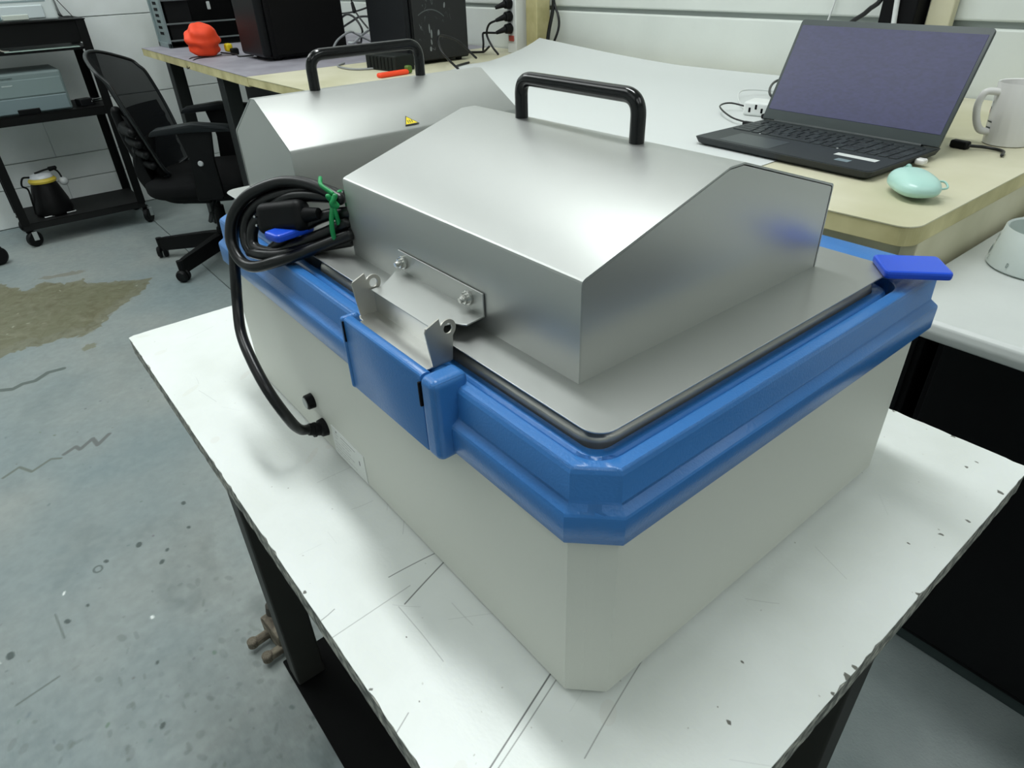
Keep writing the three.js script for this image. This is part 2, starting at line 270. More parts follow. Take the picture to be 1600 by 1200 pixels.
// ---------------------------------------------------------------- the white work bench
const BU0 = -0.0985, BU1 = 0.8014, BV0 = -0.1033, BV1 = 0.499;
const benchTex = canvasTex(2048, 1372, (g, w, h) => {
  const X = (u) => (u - BU0) / (BU1 - BU0) * w, Y = (v) => (v - BV0) / (BV1 - BV0) * h, S = w / (BU1 - BU0);
  const n1 = noiseGrid(512, 4, 1, 5, 119); const im = g.createImageData(w, h);
  for (let y = 0; y < h; y++) for (let x = 0; x < w; x++) { const i = 4 * (y * w + x), k = n1[(y % 512) * 512 + x % 512] * 4; im.data[i] = 226 + k; im.data[i + 1] = 230 + k; im.data[i + 2] = 226 + k * 1.2; im.data[i + 3] = 255; }
  g.putImageData(im, 0, 0);
  const line = (a, b, c, d, al, wd) => { g.strokeStyle = `rgba(70,72,70,${al})`; g.lineWidth = wd; g.lineCap = 'round'; g.beginPath(); g.moveTo(X(a), Y(b)); g.quadraticCurveTo(X((a + c) / 2) + rr(-3, 3), Y((b + d) / 2) + rr(-3, 3), X(c), Y(d)); g.stroke(); };
  line(0.189, -0.041, 0.186, 0.002, 0.7, 1.8); line(0.157, -0.045, 0.173, 0.004, 0.8, 2.2); line(0.166, -0.104, 0.17, -0.032, 0.35, 1.6); line(0.185, -0.109, 0.189, -0.09, 0.5, 1.6); line(0.068, -0.11, 0.078, -0.09, 0.5, 1.6); line(0.158, -0.05, 0.095, -0.05, 0.3, 1.3);
  line(0.012, -0.075, 0.038, 0.004, 0.85, 2.2); line(0.006, -0.08, 0.032, 0.004, 0.55, 1.6); line(-0.02, -0.02, 0.003, 0.06, 0.5, 1.4);
  for (let i = 0; i < 60; i++) { const u = rr(BU0, BU1), v = rr(BV0, BV1), a = rr(0, 6.3), l = rr(0.01, 0.06); line(u, v, u + Math.cos(a) * l, v + Math.sin(a) * l, rr(0.04, 0.16), rr(0.8, 1.6)); }
  for (let i = 0; i < 170; i++) { const u = rr(BU0, BU1), v = rr(BV0, BV1); g.fillStyle = `rgba(120,116,104,${rr(0.12, 0.5).toFixed(2)})`; g.beginPath(); g.ellipse(X(u), Y(v), rr(0.6, 2.2), rr(0.6, 1.6), rr(0, 3), 0, 7); g.fill(); }
  for (let i = 0; i < 26; i++) { const u = rr(BU0, BU1), v = rr(BV0, BV1); g.fillStyle = 'rgba(196,186,160,0.10)'; g.beginPath(); g.ellipse(X(u), Y(v), rr(8, 40), rr(4, 16), rr(0, 3), 0, 7); g.fill(); }
  const chip = (u, v, r) => { g.fillStyle = 'rgba(92,92,84,0.92)'; g.beginPath(); for (let k = 0; k < 7; k++) { const a = k / 7 * 6.283, q = r * S * rr(0.3, 0.95); g.lineTo(X(u) + Math.cos(a) * q, Y(v) + Math.sin(a) * q * 0.7); } g.fill(); };
  for (const [u, v, r] of [[-0.064, 0.069, 0.0032], [-0.044, 0.113, 0.0022], [-0.053, 0.072, 0.001], [-0.081, 0.346, 0.0035], [-0.068, 0.315, 0.0018], [-0.059, 0.456, 0.003], [-0.062, 0.471, 0.0028], [-0.097, 0.267, 0.004], [-0.097, 0.158, 0.005], [-0.097, 0.139, 0.004], [-0.097, 0.17, 0.004], [0.13, -0.06, 0.0012], [0.08, -0.08, 0.001], [0.35, -0.06, 0.001], [-0.09, 0.38, 0.004], [-0.093, 0.44, 0.005], [0.22, -0.101, 0.003], [0.11, -0.1015, 0.003], [0.03, 0.497, 0.003], [-0.03, 0.497, 0.004]]) chip(u, v, r);
});
const bench = thing('work_bench', 'scratched white laminate work bench carrying the blue rimmed water bath', 'table', L(0, 0, 0));
{
  const jag = (step, amp) => { // slightly chipped outline
    const pts = [], side = (a, b, nx, ny) => { const n = Math.round(Math.hypot(b[0] - a[0], b[1] - a[1]) / step); for (let i = 0; i < n; i++) { const t = i / n, k = i === 0 ? 0.004 : (rnd() < 0.22 ? rr(0, amp) : rr(0, amp * 0.2)); pts.push([a[0] + (b[0] - a[0]) * t + nx * k, a[1] + (b[1] - a[1]) * t + ny * k]); } };
    side([BU0, BV0], [BU1, BV0], 0, 1); side([BU1, BV0], [BU1, BV1], -1, 0); side([BU1, BV1], [BU0, BV1], 0, -1); side([BU0, BV1], [BU0, BV0], 1, 0); return pts;
  };
  const lam = slab(jag(0.007, 0.0016), T - 0.0012, T); const p = lam.attributes.position, uv = lam.attributes.uv;
  for (let i = 0; i < p.count; i++) uv.setXY(i, (-p.getZ(i) - BU0) / (BU1 - BU0), 1 - (p.getX(i) - BV0) / (BV1 - BV0));
  part('laminate_sheet', lam, std(0xffffff, 0.38, 0, { map: benchTex, bumpMap: fine, bumpScale: 0.00008 }), bench, 'white scratched laminate surface with chipped edges');
  part('board', slab(jag(0.011, 0.0009), T - 0.0245, T - 0.0012), M.particle, bench, 'grey worn board edge');
  const legMat = std(0x2f2f2b, 0.6), frame = std(0x131413, 0.7);
  const leg = (u, v) => part('leg', box(u - 0.025, u + 0.025, v - 0.028, v + 0.028, 0.006, T - 0.025, 0.004), legMat, bench);
  leg(0.738, -0.028); leg(-0.03, 0.42); leg(0.738, 0.42); leg(-0.03, -0.028);
  for (const v of [-0.028, 0.42]) part('rail', box(-0.005, 0.713, v - 0.012, v + 0.012, T - 0.07, T - 0.0248, 0.003), frame, bench);
  for (const u of [-0.03, 0.738]) part('rail', box(u - 0.012, u + 0.012, 0.0, 0.392, T - 0.07, T - 0.0248, 0.003), frame, bench);
  for (const [u, v] of [[0.738, -0.028], [-0.03, 0.42], [0.738, 0.42], [-0.03, -0.028]]) part('foot', cyl(L(u, v, 0.0), L(u, v, 0.008), 0.024, 0.022, 20), M.rubber, bench);
}
solo('floor_shade_sheet', box(-0.6, 0.79, -0.06, 0.47, 0, 0.006, 0.003), std(0x0a0b0b, 0.9), 'thin black sheet added on the floor for the shade under the white work bench', 'mat');  // dark sheet added in place of the shade under the bench
{ // iron casting lying by the far left leg of the bench
  const t = thing('iron_clamp', 'rusty iron clamp with two lugs lying on the floor beside the bench leg', 'clamp', L(0.86, -0.03, 0), 0.1);
  const rust = std(0x6d675c, 0.8, 0.3, { map: noiseTex(128, 10, 4, [120, 112, 98], [34, 34, 30], 121, 6, true) });
  const body = roundPoly([[-0.03, 0], [-0.03, 0.05], [-0.006, 0.062], [0.05, 0.055], [0.05, 0]], 0.008);
  part('body', across(body.map(([a, b]) => [a, b]).map(([a, b]) => [-a, b]), -0.028, 0.03, 0.004), rust, t);
  part('lug', [box(-0.004, 0.014, -0.062, -0.02, 0.01, 0.028, 0.006), cyl(L(0.005, -0.062, 0.012), L(0.005, -0.062, 0.03), 0.011, 0.011, 16, 0.002)], rust, t);
  part('lug', [box(-0.056, -0.038, -0.056, -0.02, 0.008, 0.026, 0.006), cyl(L(-0.047, -0.056, 0.01), L(-0.047, -0.056, 0.028), 0.011, 0.011, 16, 0.002)], rust, t);
  part('knob', cyl(L(0.012, 0.0, 0.058), L(0.012, 0.0, 0.085), 0.017, 0.014, 18, 0.003), std(0x4a4640, 0.7, 0.3), t);
}

// ---------------------------------------------------------------- the water bath
const bath = thing('water_bath', 'off-white water bath with blue rim and two stainless lids on the white bench', 'water bath', L(0, 0, T));
const LU = 0.594, LV = 0.4;
{
  const c = 0.0202, loops = [[0.003, 0.003], [0, 0.0055], [0, 0.156]].map(([d, h]) => ring(d, LU - d, d, LV - d, c, h + 0.0005));
  const body = part('body', loft(loops, { capStart: true, crease: 0.35 }), M.body, bath, 'off-white painted metal housing');
  const labelTex = canvasTex(512, 256, (g, w, h) => {
    g.fillStyle = '#dfe2de'; g.fillRect(0, 0, w, h); g.fillStyle = '#555'; g.fillRect(150, 34, 230, 5); g.font = '22px sans-serif'; g.fillText('⚠', 402, 70); g.font = 'bold 20px sans-serif';
    for (const [x, y, l] of [[36, 60, 70], [36, 92, 46], [150, 70, 170], [150, 100, 120], [36, 134, 250], [36, 164, 300], [36, 194, 210], [36, 222, 320]]) { for (let k = 0; k < l; k += 9) { g.globalAlpha = rr(0.25, 0.6); g.fillRect(x + k, y - 8, 6, rr(5, 10)); } }
    g.globalAlpha = 1; g.fillRect(70, 20, 22, 14); g.fillRect(420, 90, 16, 42);
  });
  const lab = box(0.296, 0.364, -0.0007, 0.0004, 0.006, 0.04, 0.0002, 1); { const p = lab.attributes.position, uv = lab.attributes.uv; for (let i = 0; i < p.count; i++) uv.setXY(i, (0.364 + p.getZ(i)) / 0.068, (p.getY(i) - 0.006) / 0.034); }
  part('rating_label', lab, std(0xffffff, 0.45, 0, { map: labelTex }), body, 'pale printed rating label beside the power cord');
  const fuse = part('fuse_holder', cyl(L(0.402, 0.001, 0.05), L(0.402, -0.008, 0.05), 0.0082, 0.0078, 24, 0.001), M.black, body);
  part('fuse_cap', [cyl(L(0.402, -0.0075, 0.05), L(0.402, -0.0088, 0.05), 0.0058, 0.0058, 20)], std(0x9fa5a2, 0.4), body);
  part('cord_gland', [cyl(L(0.382, 0.001, 0.0275), L(0.382, -0.007, 0.0275), 0.0098, 0.009, 22, 0.0012), cyl(L(0.382, -0.006, 0.0275), L(0.3835, -0.017, 0.031), 0.0072, 0.0062, 20), cyl(L(0.3822, -0.0105, 0.0285), L(0.3824, -0.0125, 0.029), 0.0078, 0.0078, 20)], M.rubber, body);
  for (const [u, v] of [[0.05, 0.05], [0.54, 0.05], [0.05, 0.35], [0.54, 0.35]]) part('foot', cyl(L(u, v, 0), L(u, v, 0.0042), 0.012), M.rubber, body);
}
{ // rim
  const F = 0.0125, I = 0.034; // the front side stands proud and has a broad top
  const prof = [[-0.004, 0.152, 0], [0.005, 0.152, 0], [0.0058, 0.1535, 0], [0.0058, 0.1722, 0], [0.0052, 0.174, 0], [0.004, 0.1752, 0], [0.0006, 0.1776, 0], [-0.0002, 0.179, 0], [-0.0008, 0.1972, 0], [-0.0018, 0.1994, 0], [-0.0034, 0.2006, 0], [-0.005, 0.2008, 0], [-0.0098, 0.2008, 1], [-0.0112, 0.1998, 1], [-0.0124, 0.1912, 1], [-0.0136, 0.1898, 1], [-0.015, 0.1912, 1], [-0.0162, 0.195, 1], [-0.0178, 0.1962, 1], [-0.0232, 0.196, 1], [-0.0246, 0.195, 1], [-0.0252, 0.186, 1]];
  const loops = prof.map(([d, h, inside]) => {
    const v1 = LV + d + F - (inside ? I + F : 0);
    return ring(-d, LU + d, -d, v1, inside ? 0.026 + d * 0.6 : 0.0202 + d * 0.586, h, !!inside);
  });
  const rim = part('rim', loft(loops, { crease: 0.75, capEnd: true }), M.blue, bath, 'blue moulded plastic rim with cut corners');
  // cover over the lid hinge on the back side
  const cu0 = 0.124, cu1 = 0.251;
  const post = (u0, u1) => box(u0, u1, -0.0165, 0.011, 0.1475, 0.2095, 0.0055, 4);
  part('hinge_cover', [post(cu0, cu0 + 0.0175), box(cu1 - 0.006, cu1, -0.0165, -0.0012, 0.1475, 0.2095, 0.0045, 4)], M.blue, rim);
  part('hinge_cover_flap', [along(roundPoly([[-0.0155, 0.149], [-0.0155, 0.2095, 0.006], [-0.0065, 0.2095, 0.0045], [-0.0065, 0.199, 0.003], [-0.0105, 0.199], [-0.0105, 0.149]], 0.001), cu0 + 0.0165, cu1 - 0.0055, 0.0006)], M.blue, rim);
  part('hinge_cover_slot', box(cu0 + 0.0158, cu0 + 0.0178, -0.0172, -0.0128, 0.186, 0.2045, 0.0006, 1), M.nearBlack, rim); part('hinge_cover_slot', box(cu1 - 0.0066, cu1 - 0.0052, -0.0167, -0.0125, 0.19, 0.207, 0.0006, 1), M.nearBlack, rim);
}
const bead = (prof) => (u0, u1, v0, v1) => loft(prof.map(([d, h]) => ring(u0 + d, u1 - d, v0 + d, v1 - d, 0.019 - d * 0.6, h, true)), { crease: 0.8 });
const flange = bead([[0.0003, 0.186], [0, 0.195], [0.0004, 0.1985], [0.0016, 0.2016], [0.0036, 0.2034], [0.006, 0.204], [0.0075, 0.2036], [0.009, 0.19]]);
const gap_shade = bead([[0.0062, 0.2], [0.0062, 0.2165], [0.012, 0.2165], [0.012, 0.2]]);  // black ring standing in for the shade between lid and flange
for (const [u0, u1, up] of [[0.0255, 0.391, -0.0035], [0.402, 0.5685, 0.0085]]) {
  const f = flange(u0, u1, 0.0255, 0.3505), k = gap_shade(u0, u1, 0.0255, 0.3505); if (up > 0) { const p = f.attributes.position; for (let i = 0; i < p.count; i++) if (p.getY(i) > 0.19) p.setY(i, p.getY(i) + up); } else f.translate(0, up, 0); k.translate(0, up > 0 ? up - 0.002 : -0.0085, 0);
  part('tank_flange', f, M.steelDark, bath, 'rounded stainless tank flange'); part('gap_shade', k, M.nearBlack, bath, 'black ring added for the shade in the gap under the lid');
}

const plateRing = (u0, u1, v0, v1, r) => ring(u0, u1, v0, v1, r, 0, true);
function lidPlate(u0, u1, v0, v1, h) { const lp = (d, hh) => ring(u0 + d, u1 - d, v0 + d, v1 - d, 0.0135 - d, hh, true); return loft([lp(0.004, h - 0.0012), lp(0.0002, h - 0.0012), lp(0, h - 0.0009), lp(0, h - 0.0003), lp(0.0004, h)], { capEnd: true, capStart: true, crease: 0.5 }); }
const bentHandle = (a, b, top, r, rad) => {
  const d = b.clone().sub(a).normalize(), up = new THREE.Vector3(0, 1, 0), pts = [];
  const path = new THREE.CurvePath(); const A1 = a.clone().setY(top - rad), A2 = a.clone().setY(top).addScaledVector(d, rad), B1 = b.clone().setY(top).addScaledVector(d, -rad), B2 = b.clone().setY(top - rad);
  path.add(new THREE.LineCurve3(a, A1)); path.add(new THREE.QuadraticBezierCurve3(A1, a.clone().setY(top), A2)); path.add(new THREE.LineCurve3(A2, B1)); path.add(new THREE.QuadraticBezierCurve3(B1, b.clone().setY(top), B2)); path.add(new THREE.LineCurve3(B2, b));
  return new THREE.TubeGeometry(path, 120, r, 20);
};
const tabShape = (cu, cv, du, dv, len, w, back = -0.014) => { // flat grip reaching out diagonally from a plate corner
  const n = [-dv, du]; const P = (a, b) => [cu + du * a + n[0] * b, cv + dv * a + n[1] * b];
  return roundPoly([P(back, -w), P(len, -w), P(len, w), P(back, w)], 0.005);
};
// ---- large lid
{
  const HP = 0.21, lid = part('lid', lidPlate(0.0203, 0.3965, 0.0215, 0.3575, HP), M.steel, bath, 'large stainless steel lid with hood and black handle');
  const pr = (k, sx = 1, sh = 1) => [[0.0505 + k, HP], [0.0505 + k, 0.277 - k, 0.0032], [0.176, 0.315 - k, 0.001], [0.191, 0.315 - k, 0.001], [0.3145 - k, 0.2765 - k, 0.003], [0.3145 - k, HP]].map(([a, b, c]) => [0.183 + (a - 0.183) * sx, HP + (b - HP) * sh, c ?? 0.0001]);
  part('hood', along([...roundPoly(pr(0), 0.0001, 4), ...roundPoly(pr(0.0013), 0.0001, 4).reverse()], 0.066, 0.3515), M.steel, lid);
  const endPanel = (u) => along(roundPoly(pr(0.0013, 0.9965, 0.993), 0.0001, 4), u - 0.0006, u + 0.0006);
  part('end_panel', endPanel(0.067), M.steelSheen, lid); part('end_panel', endPanel(0.3505), M.steelSheen, lid);
  part('handle', [bentHandle(L(0.2775, 0.185, 0.315), L(0.149, 0.183, 0.315), 0.3455, 0.0054, 0.0135)], M.blackGloss, lid, 'black bent tube handle');
  part('grip_tab', slab(tabShape(0.0255, 0.3455, -0.75, 0.66, 0.044, 0.0185, -0.005), HP + 0.0002, HP + 0.0066, [], 0.002), M.tabBlue, lid, 'bright blue plastic grip tab');
  part('grip_tab', slab(tabShape(0.391, 0.3455, 0.75, 0.66, 0.044, 0.0185, -0.005), HP + 0.0002, HP + 0.0066, [], 0.002), M.tabBlue, lid, 'bright blue plastic grip tab');
  // bolted hinge plate on the hood's back face
  part('hinge_plate', [slab([[0.2498, 0.0125], [0.2502, 0.0225], [0.272, 0.0498], [0.1575, 0.0498], [0.155, 0.033], [0.158, 0.0305], [0.164, 0.0275], [0.168, 0.0125]], 0.2209, 0.2221, [], 0.0003), box(0.1575, 0.268, 0.0487, 0.0499, 0.221, 0.2385, 0.0004, 1)], M.steel, lid, 'bent stainless hinge plate bolted to the hood');
  for (const u of [0.26, 0.174]) part('bolt', [cyl(L(u, 0.049, 0.2305), L(u, 0.0462, 0.2305), 0.0054, 0.0054, 20, 0.0005), cyl(L(u, 0.0465, 0.2305), L(u, 0.0438, 0.2305), 0.004, 0.004, 6), cyl(L(u, 0.044, 0.2305), L(u, 0.0405, 0.2305), 0.0023, 0.0021, 14, 0.0004)], M.bolt, lid);
}
// ---- hinge bracket fixed to the rim
{
  const br = part('hinge_bracket', [slab([[0.1525, -0.0095], [0.2445, -0.0095], [0.2445, -0.0005], [0.2535, 0.0005], [0.2535, 0.0165], [0.1525, 0.0165]], 0.2016, 0.2028, [], 0.0003), box(0.154, 0.252, 0.0153, 0.0165, 0.2018, 0.219, 0.0005, 1)], std(0xd8d8d4, 0.3, 1), bath, 'bright stainless hinge bracket under the cover');
  const ear = (u) => {
    const hole = []; for (let k = 0; k < 20; k++) { const a = -k / 20 * 6.283; hole.push([0.0162 + Math.cos(a) * 0.0034, 0.2262 + Math.sin(a) * 0.0036]); }
    const lobe = []; for (let k = 0; k <= 16; k++) { const a = -1.25 + k / 16 * 3.6; lobe.push([0.0162 + Math.sin(a) * 0.0062, 0.2262 + Math.cos(a) * 0.0064]); }
    const pts = [[0.002, 0.2022], [-0.0006, 0.224], [-0.0012, 0.2285], [-0.0002, 0.231], [0.01, 0.2352], [0.0106, 0.2302], ...lobe.filter((p) => p[0] > 0.0108), [0.0195, 0.22], [0.0178, 0.2022]];
    return along(pts, u, u + 0.0013, 0, [hole]);
  };
  part('ear', ear(0.1525), M.steelDark, br); part('ear', ear(0.2512), M.steelDark, br);
}
// ---- small lid, its hood turned a quarter
{
  const HP = 0.2254, lid = part('lid', lidPlate(0.3845, 0.5815, 0.0155, 0.3365, HP), M.steel, bath, 'small stainless steel lid behind the cord coil');
  const prof = [[0.421, HP], [0.421, 0.2893, 0.0035], [0.484, 0.325, 0.001], [0.496, 0.325, 0.001], [0.56, 0.2878, 0.003], [0.56, HP]];
  const k = 0.0013, cu = 0.4905, inn = prof.map(([a, b, c]) => [cu + (a - cu) * 0.98, b > HP ? b - k : b, c]);
  part('hood', across([...roundPoly(prof, 0.0001, 4), ...roundPoly(inn, 0.0001, 4).reverse()], 0.0375, 0.298), M.steel, lid);
  const end = (v) => across(roundPoly(inn.map(([a, b, c]) => [cu + (a - cu) * 0.995, b, c]), 0.0001, 4), v - 0.0006, v + 0.0006);
  part('end_panel', end(0.0385), M.steelSheen, lid); part('end_panel', end(0.297), M.steelSheen, lid);
  part('handle', bentHandle(L(0.489, 0.1, 0.325), L(0.491, 0.222, 0.325), 0.3555, 0.0052, 0.0135), M.blackGloss, lid, 'black bent tube handle');
  part('grip_tab', slab(tabShape(0.397, 0.0185, -0.2, -0.98, 0.026, 0.011), HP + 0.0002, HP + 0.0072, [], 0.0022), M.tabBlue, lid, 'bright blue plastic grip tab');
  const stickTex = canvasTex(128, 128, (g) => { g.fillStyle = '#2a2a26'; g.fillRect(0, 0, 128, 128); g.fillStyle = '#f0d800'; g.beginPath(); g.moveTo(64, 14); g.lineTo(118, 116); g.lineTo(10, 116); g.fill(); g.strokeStyle = '#222'; g.lineWidth = 6; g.lineJoin = 'round'; for (const x of [46, 64, 82]) { g.beginPath(); g.moveTo(x, 102); g.bezierCurveTo(x - 9, 88, x + 9, 78, x, 62); g.stroke(); } });
  const q = (f, v) => { const u = 0.421 + f * 0.063, h = 0.2893 + f * 0.0357; return L(u - 0.0002, v, h + 0.0006); };
  const tri = [q(0.06, 0.1745), q(0.24, 0.166), q(0.06, 0.1585)], pos = []; // warning triangle lying on the slope
  const nrm = new THREE.Vector3(0, 0.063, 0.0357).normalize().multiplyScalar(0.0005), up = tri.map((p) => p.clone().add(nrm));
  const f3 = (a, b, c) => pos.push(...a.toArray(), ...b.toArray(), ...c.toArray()); f3(up[0], up[1], up[2]); for (let i = 0; i < 3; i++) { const j = (i + 1) % 3; f3(tri[i], tri[j], up[j]); f3(tri[i], up[j], up[i]); }
  const tg = new THREE.BufferGeometry(); tg.setAttribute('position', new THREE.Float32BufferAttribute(pos, 3)); tg.computeVertexNormals();
  const uvs = new Float32Array(pos.length / 3 * 2); [[1, 0], [0.5, 1], [0, 0]].forEach(([a, b], i) => { uvs[2 * i] = a; uvs[2 * i + 1] = b; }); tg.setAttribute('uv', new THREE.BufferAttribute(uvs, 2));
  part('warning_sticker', tg, std(0xffffff, 0.5, 0, { map: stickTex }), lid, 'yellow triangular hot surface warning sticker');
}
// ---- power cord: hangs from the gland, coiled and tied, its plug tucked in the coil
{
  const V = (a) => a.map(([u, v, h]) => L(u, v, h)), r = 0.0053;
  const nd = new THREE.Vector3(-0.81, 0.349, 0.471).multiplyScalar(1); // toward the viewer, across the coil (x = v, y = h, z = -u)
  const shift = (pts, k) => pts.map((p) => p.clone().addScaledVector(nd, k));
  const drop = V([[0.3835, -0.016, 0.031], [0.379, -0.026, 0.038], [0.372, -0.036, 0.058], [0.384, -0.045, 0.09], [0.414, -0.045, 0.113], [0.444, -0.04, 0.128], [0.462, -0.031, 0.152], [0.464, -0.026, 0.175]]);
  const outer = V([[0.4686, -0.0207, 0.1932], [0.4630, -0.0176, 0.2159], [0.4604, -0.0084, 0.2355], [0.4511, 0.0045, 0.2509], [0.4305, 0.0210, 0.2612], [0.4089, 0.0344, 0.2638], [0.3862, 0.0467, 0.2612], [0.3687, 0.0560, 0.2561]]);
  const mid = V([[0.3553, 0.0539, 0.2313], [0.3883, 0.0225, 0.2135], [0.4037, 0.0066, 0.2065], [0.4254, -0.0079, 0.2045], [0.4408, -0.0118, 0.2065], [0.4501, -0.0099, 0.2179], [0.4501, -0.0027, 0.2334], [0.4388, 0.0097, 0.2468], [0.4182, 0.0251, 0.2550], [0.3945, 0.0416, 0.2591], [0.3687, 0.0560, 0.2571]]);
  const low = V([[0.3543, 0.0529, 0.2262], [0.3852, 0.0165, 0.2095], [0.3996, 0.0005, 0.2030], [0.4202, -0.0128, 0.1955], [0.4408, -0.0176, 0.1948], [0.4552, -0.0187, 0.2046], [0.4609, -0.0161, 0.2179], [0.4594, -0.0084, 0.2355], [0.4496, 0.0055, 0.2509], [0.4295, 0.0236, 0.2617], [0.4089, 0.0364, 0.2648], [0.3862, 0.0467, 0.2622], [0.3656, 0.0550, 0.2550]]);
  const inner = V([[0.3574, 0.0529, 0.2365], [0.3749, 0.0385, 0.2262], [0.3934, 0.0200, 0.2164], [0.4099, 0.0076, 0.2065], [0.4295, -0.0048, 0.2065], [0.4393, -0.0063, 0.2128], [0.4393, 0.0004, 0.2282], [0.4254, 0.0169, 0.2437], [0.4068, 0.0313, 0.2535], [0.3728, 0.0529, 0.2555]]);
  const cord = part('power_cord', [tube([...drop, ...outer], r, 150), tube(shift(mid, 0.001), r, 110), tube(shift(low, 0.006), r, 110), tube(shift(inner, 0.004), r, 110), tube(V([[0.3533, 0.0539, 0.2468], [0.3759, 0.0406, 0.2416], [0.3945, 0.0241, 0.2303], [0.4089, 0.0097, 0.2179], [0.4212, 0.0014, 0.2076]]), r, 50), tube(V([[0.3564, 0.0498, 0.2210], [0.3821, 0.0200, 0.2149], [0.4017, 0.0024, 0.2082], [0.4182, -0.0089, 0.2065], [0.4377, -0.0130, 0.2046]]), r, 50)], M.cable, bath, 'thick black power cord coiled on the rim');
  // moulded plug
  const plug = new RoundedBoxGeometry(0.05, 0.028, 0.021, 4, 0.008); const m = new THREE.Matrix4().makeBasis(...(() => { const x = L(0.82, -0.54, -0.16).normalize(), z = nd.clone().addScaledVector(x, -nd.dot(x)).normalize(); return [x, new THREE.Vector3().crossVectors(z, x), z]; })());
  plug.applyMatrix4(m); const pc = L(0.4105, 0.019, 0.2365).addScaledVector(nd, 0.006); plug.translate(pc.x, pc.y, pc.z);
  const ax = L(0.82, -0.54, -0.16).normalize(), pe = pc.clone().addScaledVector(ax, 0.022), ps = pc.clone().addScaledVector(ax, -0.02);
  const pl = part('plug', [plug, cyl(ps, ps.clone().addScaledVector(ax, -0.018), 0.0075, 0.005, 18)], M.rubber, cord, 'moulded black mains plug');
  for (const s of [-0.006, 0.002]) { const q = pe.clone().add(new THREE.Vector3(0, s, 0)).addScaledVector(nd, 0.009); part('plug_pin', cyl(q, q.clone().addScaledVector(nd, 0.003), 0.0012, 0.0011, 10), M.chrome, cord); }
  const c = L(0.364, 0.048, 0.2405), loopPts = []; const e2 = new THREE.Vector3(0.3, 0.94, -0.18).normalize(), e1 = nd.clone().normalize();
  for (let k = 0; k < 14; k++) { const a = k / 14 * 6.283; loopPts.push(c.clone().addScaledVector(e2, Math.cos(a) * 0.022).addScaledVector(e1, Math.sin(a) * 0.0125)); }
  const kn = c.clone().addScaledVector(e2, 0.014).addScaledVector(e1, 0.0125);
  part('cord_tie', [tube(loopPts, 0.0021, 80, 8, true), tube([kn.clone().add(new THREE.Vector3(-0.003, 0.004, 0)), kn, kn.clone().add(new THREE.Vector3(0.003, -0.005, 0.002)), kn.clone().add(new THREE.Vector3(-0.002, -0.002, 0.003)), kn.clone().add(new THREE.Vector3(0.002, 0.004, 0.003))], 0.0024, 40, 8), tube([kn, kn.clone().add(new THREE.Vector3(0, -0.012, 0.003)), kn.clone().add(new THREE.Vector3(0.004, -0.032, 0.0))], 0.0022, 30, 8), tube([kn.clone().addScaledVector(e2, 0.006), kn.clone().add(L(0.012, -0.002, 0.011)), kn.clone().add(L(0.026, 0.004, 0.013))], 0.0019, 24, 8)], M.green, cord, 'green plastic tie around the coil');
}

// ---------------------------------------------------------------- desks along the right wall
const DT = 0.109 + T; // desk top
{
  const d = thing('desk', 'cream laminate desk with thick yellowed edge carrying the open laptop', 'desk', L(1.27, 1.25, 0));
  const lu = (u) => u - 1.27, lv = (v) => v - 1.25;
  const top = (pts, h0, h1, mat, name, b) => part(name, slab(pts.map(([u, v]) => [lu(u), lv(v)]), h0, h1, [], b), mat, d);
  const outl = roundPoly([[2.379, 0.672, 0.001], [2.379, 1.752, 0.001], [0.153, 1.752, 0.001], [0.153, 0.772, 0.014], [0.166, 0.7535, 0.012]], 0.001);
  top(outl, DT - 0.0022, DT, M.cream, 'top_sheet', 0.0004);
  top(outl.map(([u, v]) => [1.27 + (u - 1.27) * 0.9993, 1.25 + (v - 1.25) * 0.9985]), DT - 0.0285, DT - 0.0022, M.creamEdge, 'board', 0.001);
  part('end_panel', box(lu(0.156), lu(0.178), lv(0.79), lv(1.74), T - 0.03, DT - 0.0287, 0.002), M.creamPanel, d);
  part('front_rail', box(lu(0.18), lu(2.3), lv(0.80), lv(0.82), DT - 0.09, DT - 0.0287, 0.002), M.creamPanel, d);
  part('back_rail', box(lu(0.18), lu(2.3), lv(1.68), lv(1.70), DT - 0.3, DT - 0.0287, 0.002), M.creamPanel, d);
  for (const v of [0.83, 1.66]) part('leg', box(lu(2.24), lu(2.29), lv(v - 0.025), lv(v + 0.025), 0, DT - 0.0287, 0.003), M.deskLeg, d);
}
{
  const d = thing('desk', 'grey topped desk with cream edge under the computer cases by the far wall', 'desk', L(3.13, 1.22, 0));
  const lu = (u) => u - 3.13, lv = (v) => v - 1.22;
  const out = roundPoly([[2.383, 0.672], [2.383, 1.752], [3.886, 1.752], [3.886, 0.686, 0.006]], 0.001).map(([u, v]) => [lu(u), lv(v)]);
  part('top_sheet', slab(out, DT - 0.002, DT, [], 0.0004), M.greyTop, d); part('board', slab(out.map(([u, v]) => [u * 0.999, v * 0.998]), DT - 0.034, DT - 0.002, [], 0.001), M.creamEdge, d);
  for (const [u, v] of [[2.77, 0.72], [3.74, 0.78], [2.77, 1.66], [3.74, 1.66]]) part('leg', box(lu(u - 0.035), lu(u + 0.035), lv(v - 0.025), lv(v + 0.035), 0, DT - 0.0345, 0.004), M.deskLeg, d);
  part('rail', box(lu(2.735), lu(2.425), lv(0.80), lv(0.83), DT - 0.085, DT - 0.0345, 0.002), M.deskLeg, d);
  part('rail', box(lu(3.7), lu(2.805), lv(1.63), lv(1.66), DT - 0.12, DT - 0.0345, 0.002), M.deskLeg, d);
}
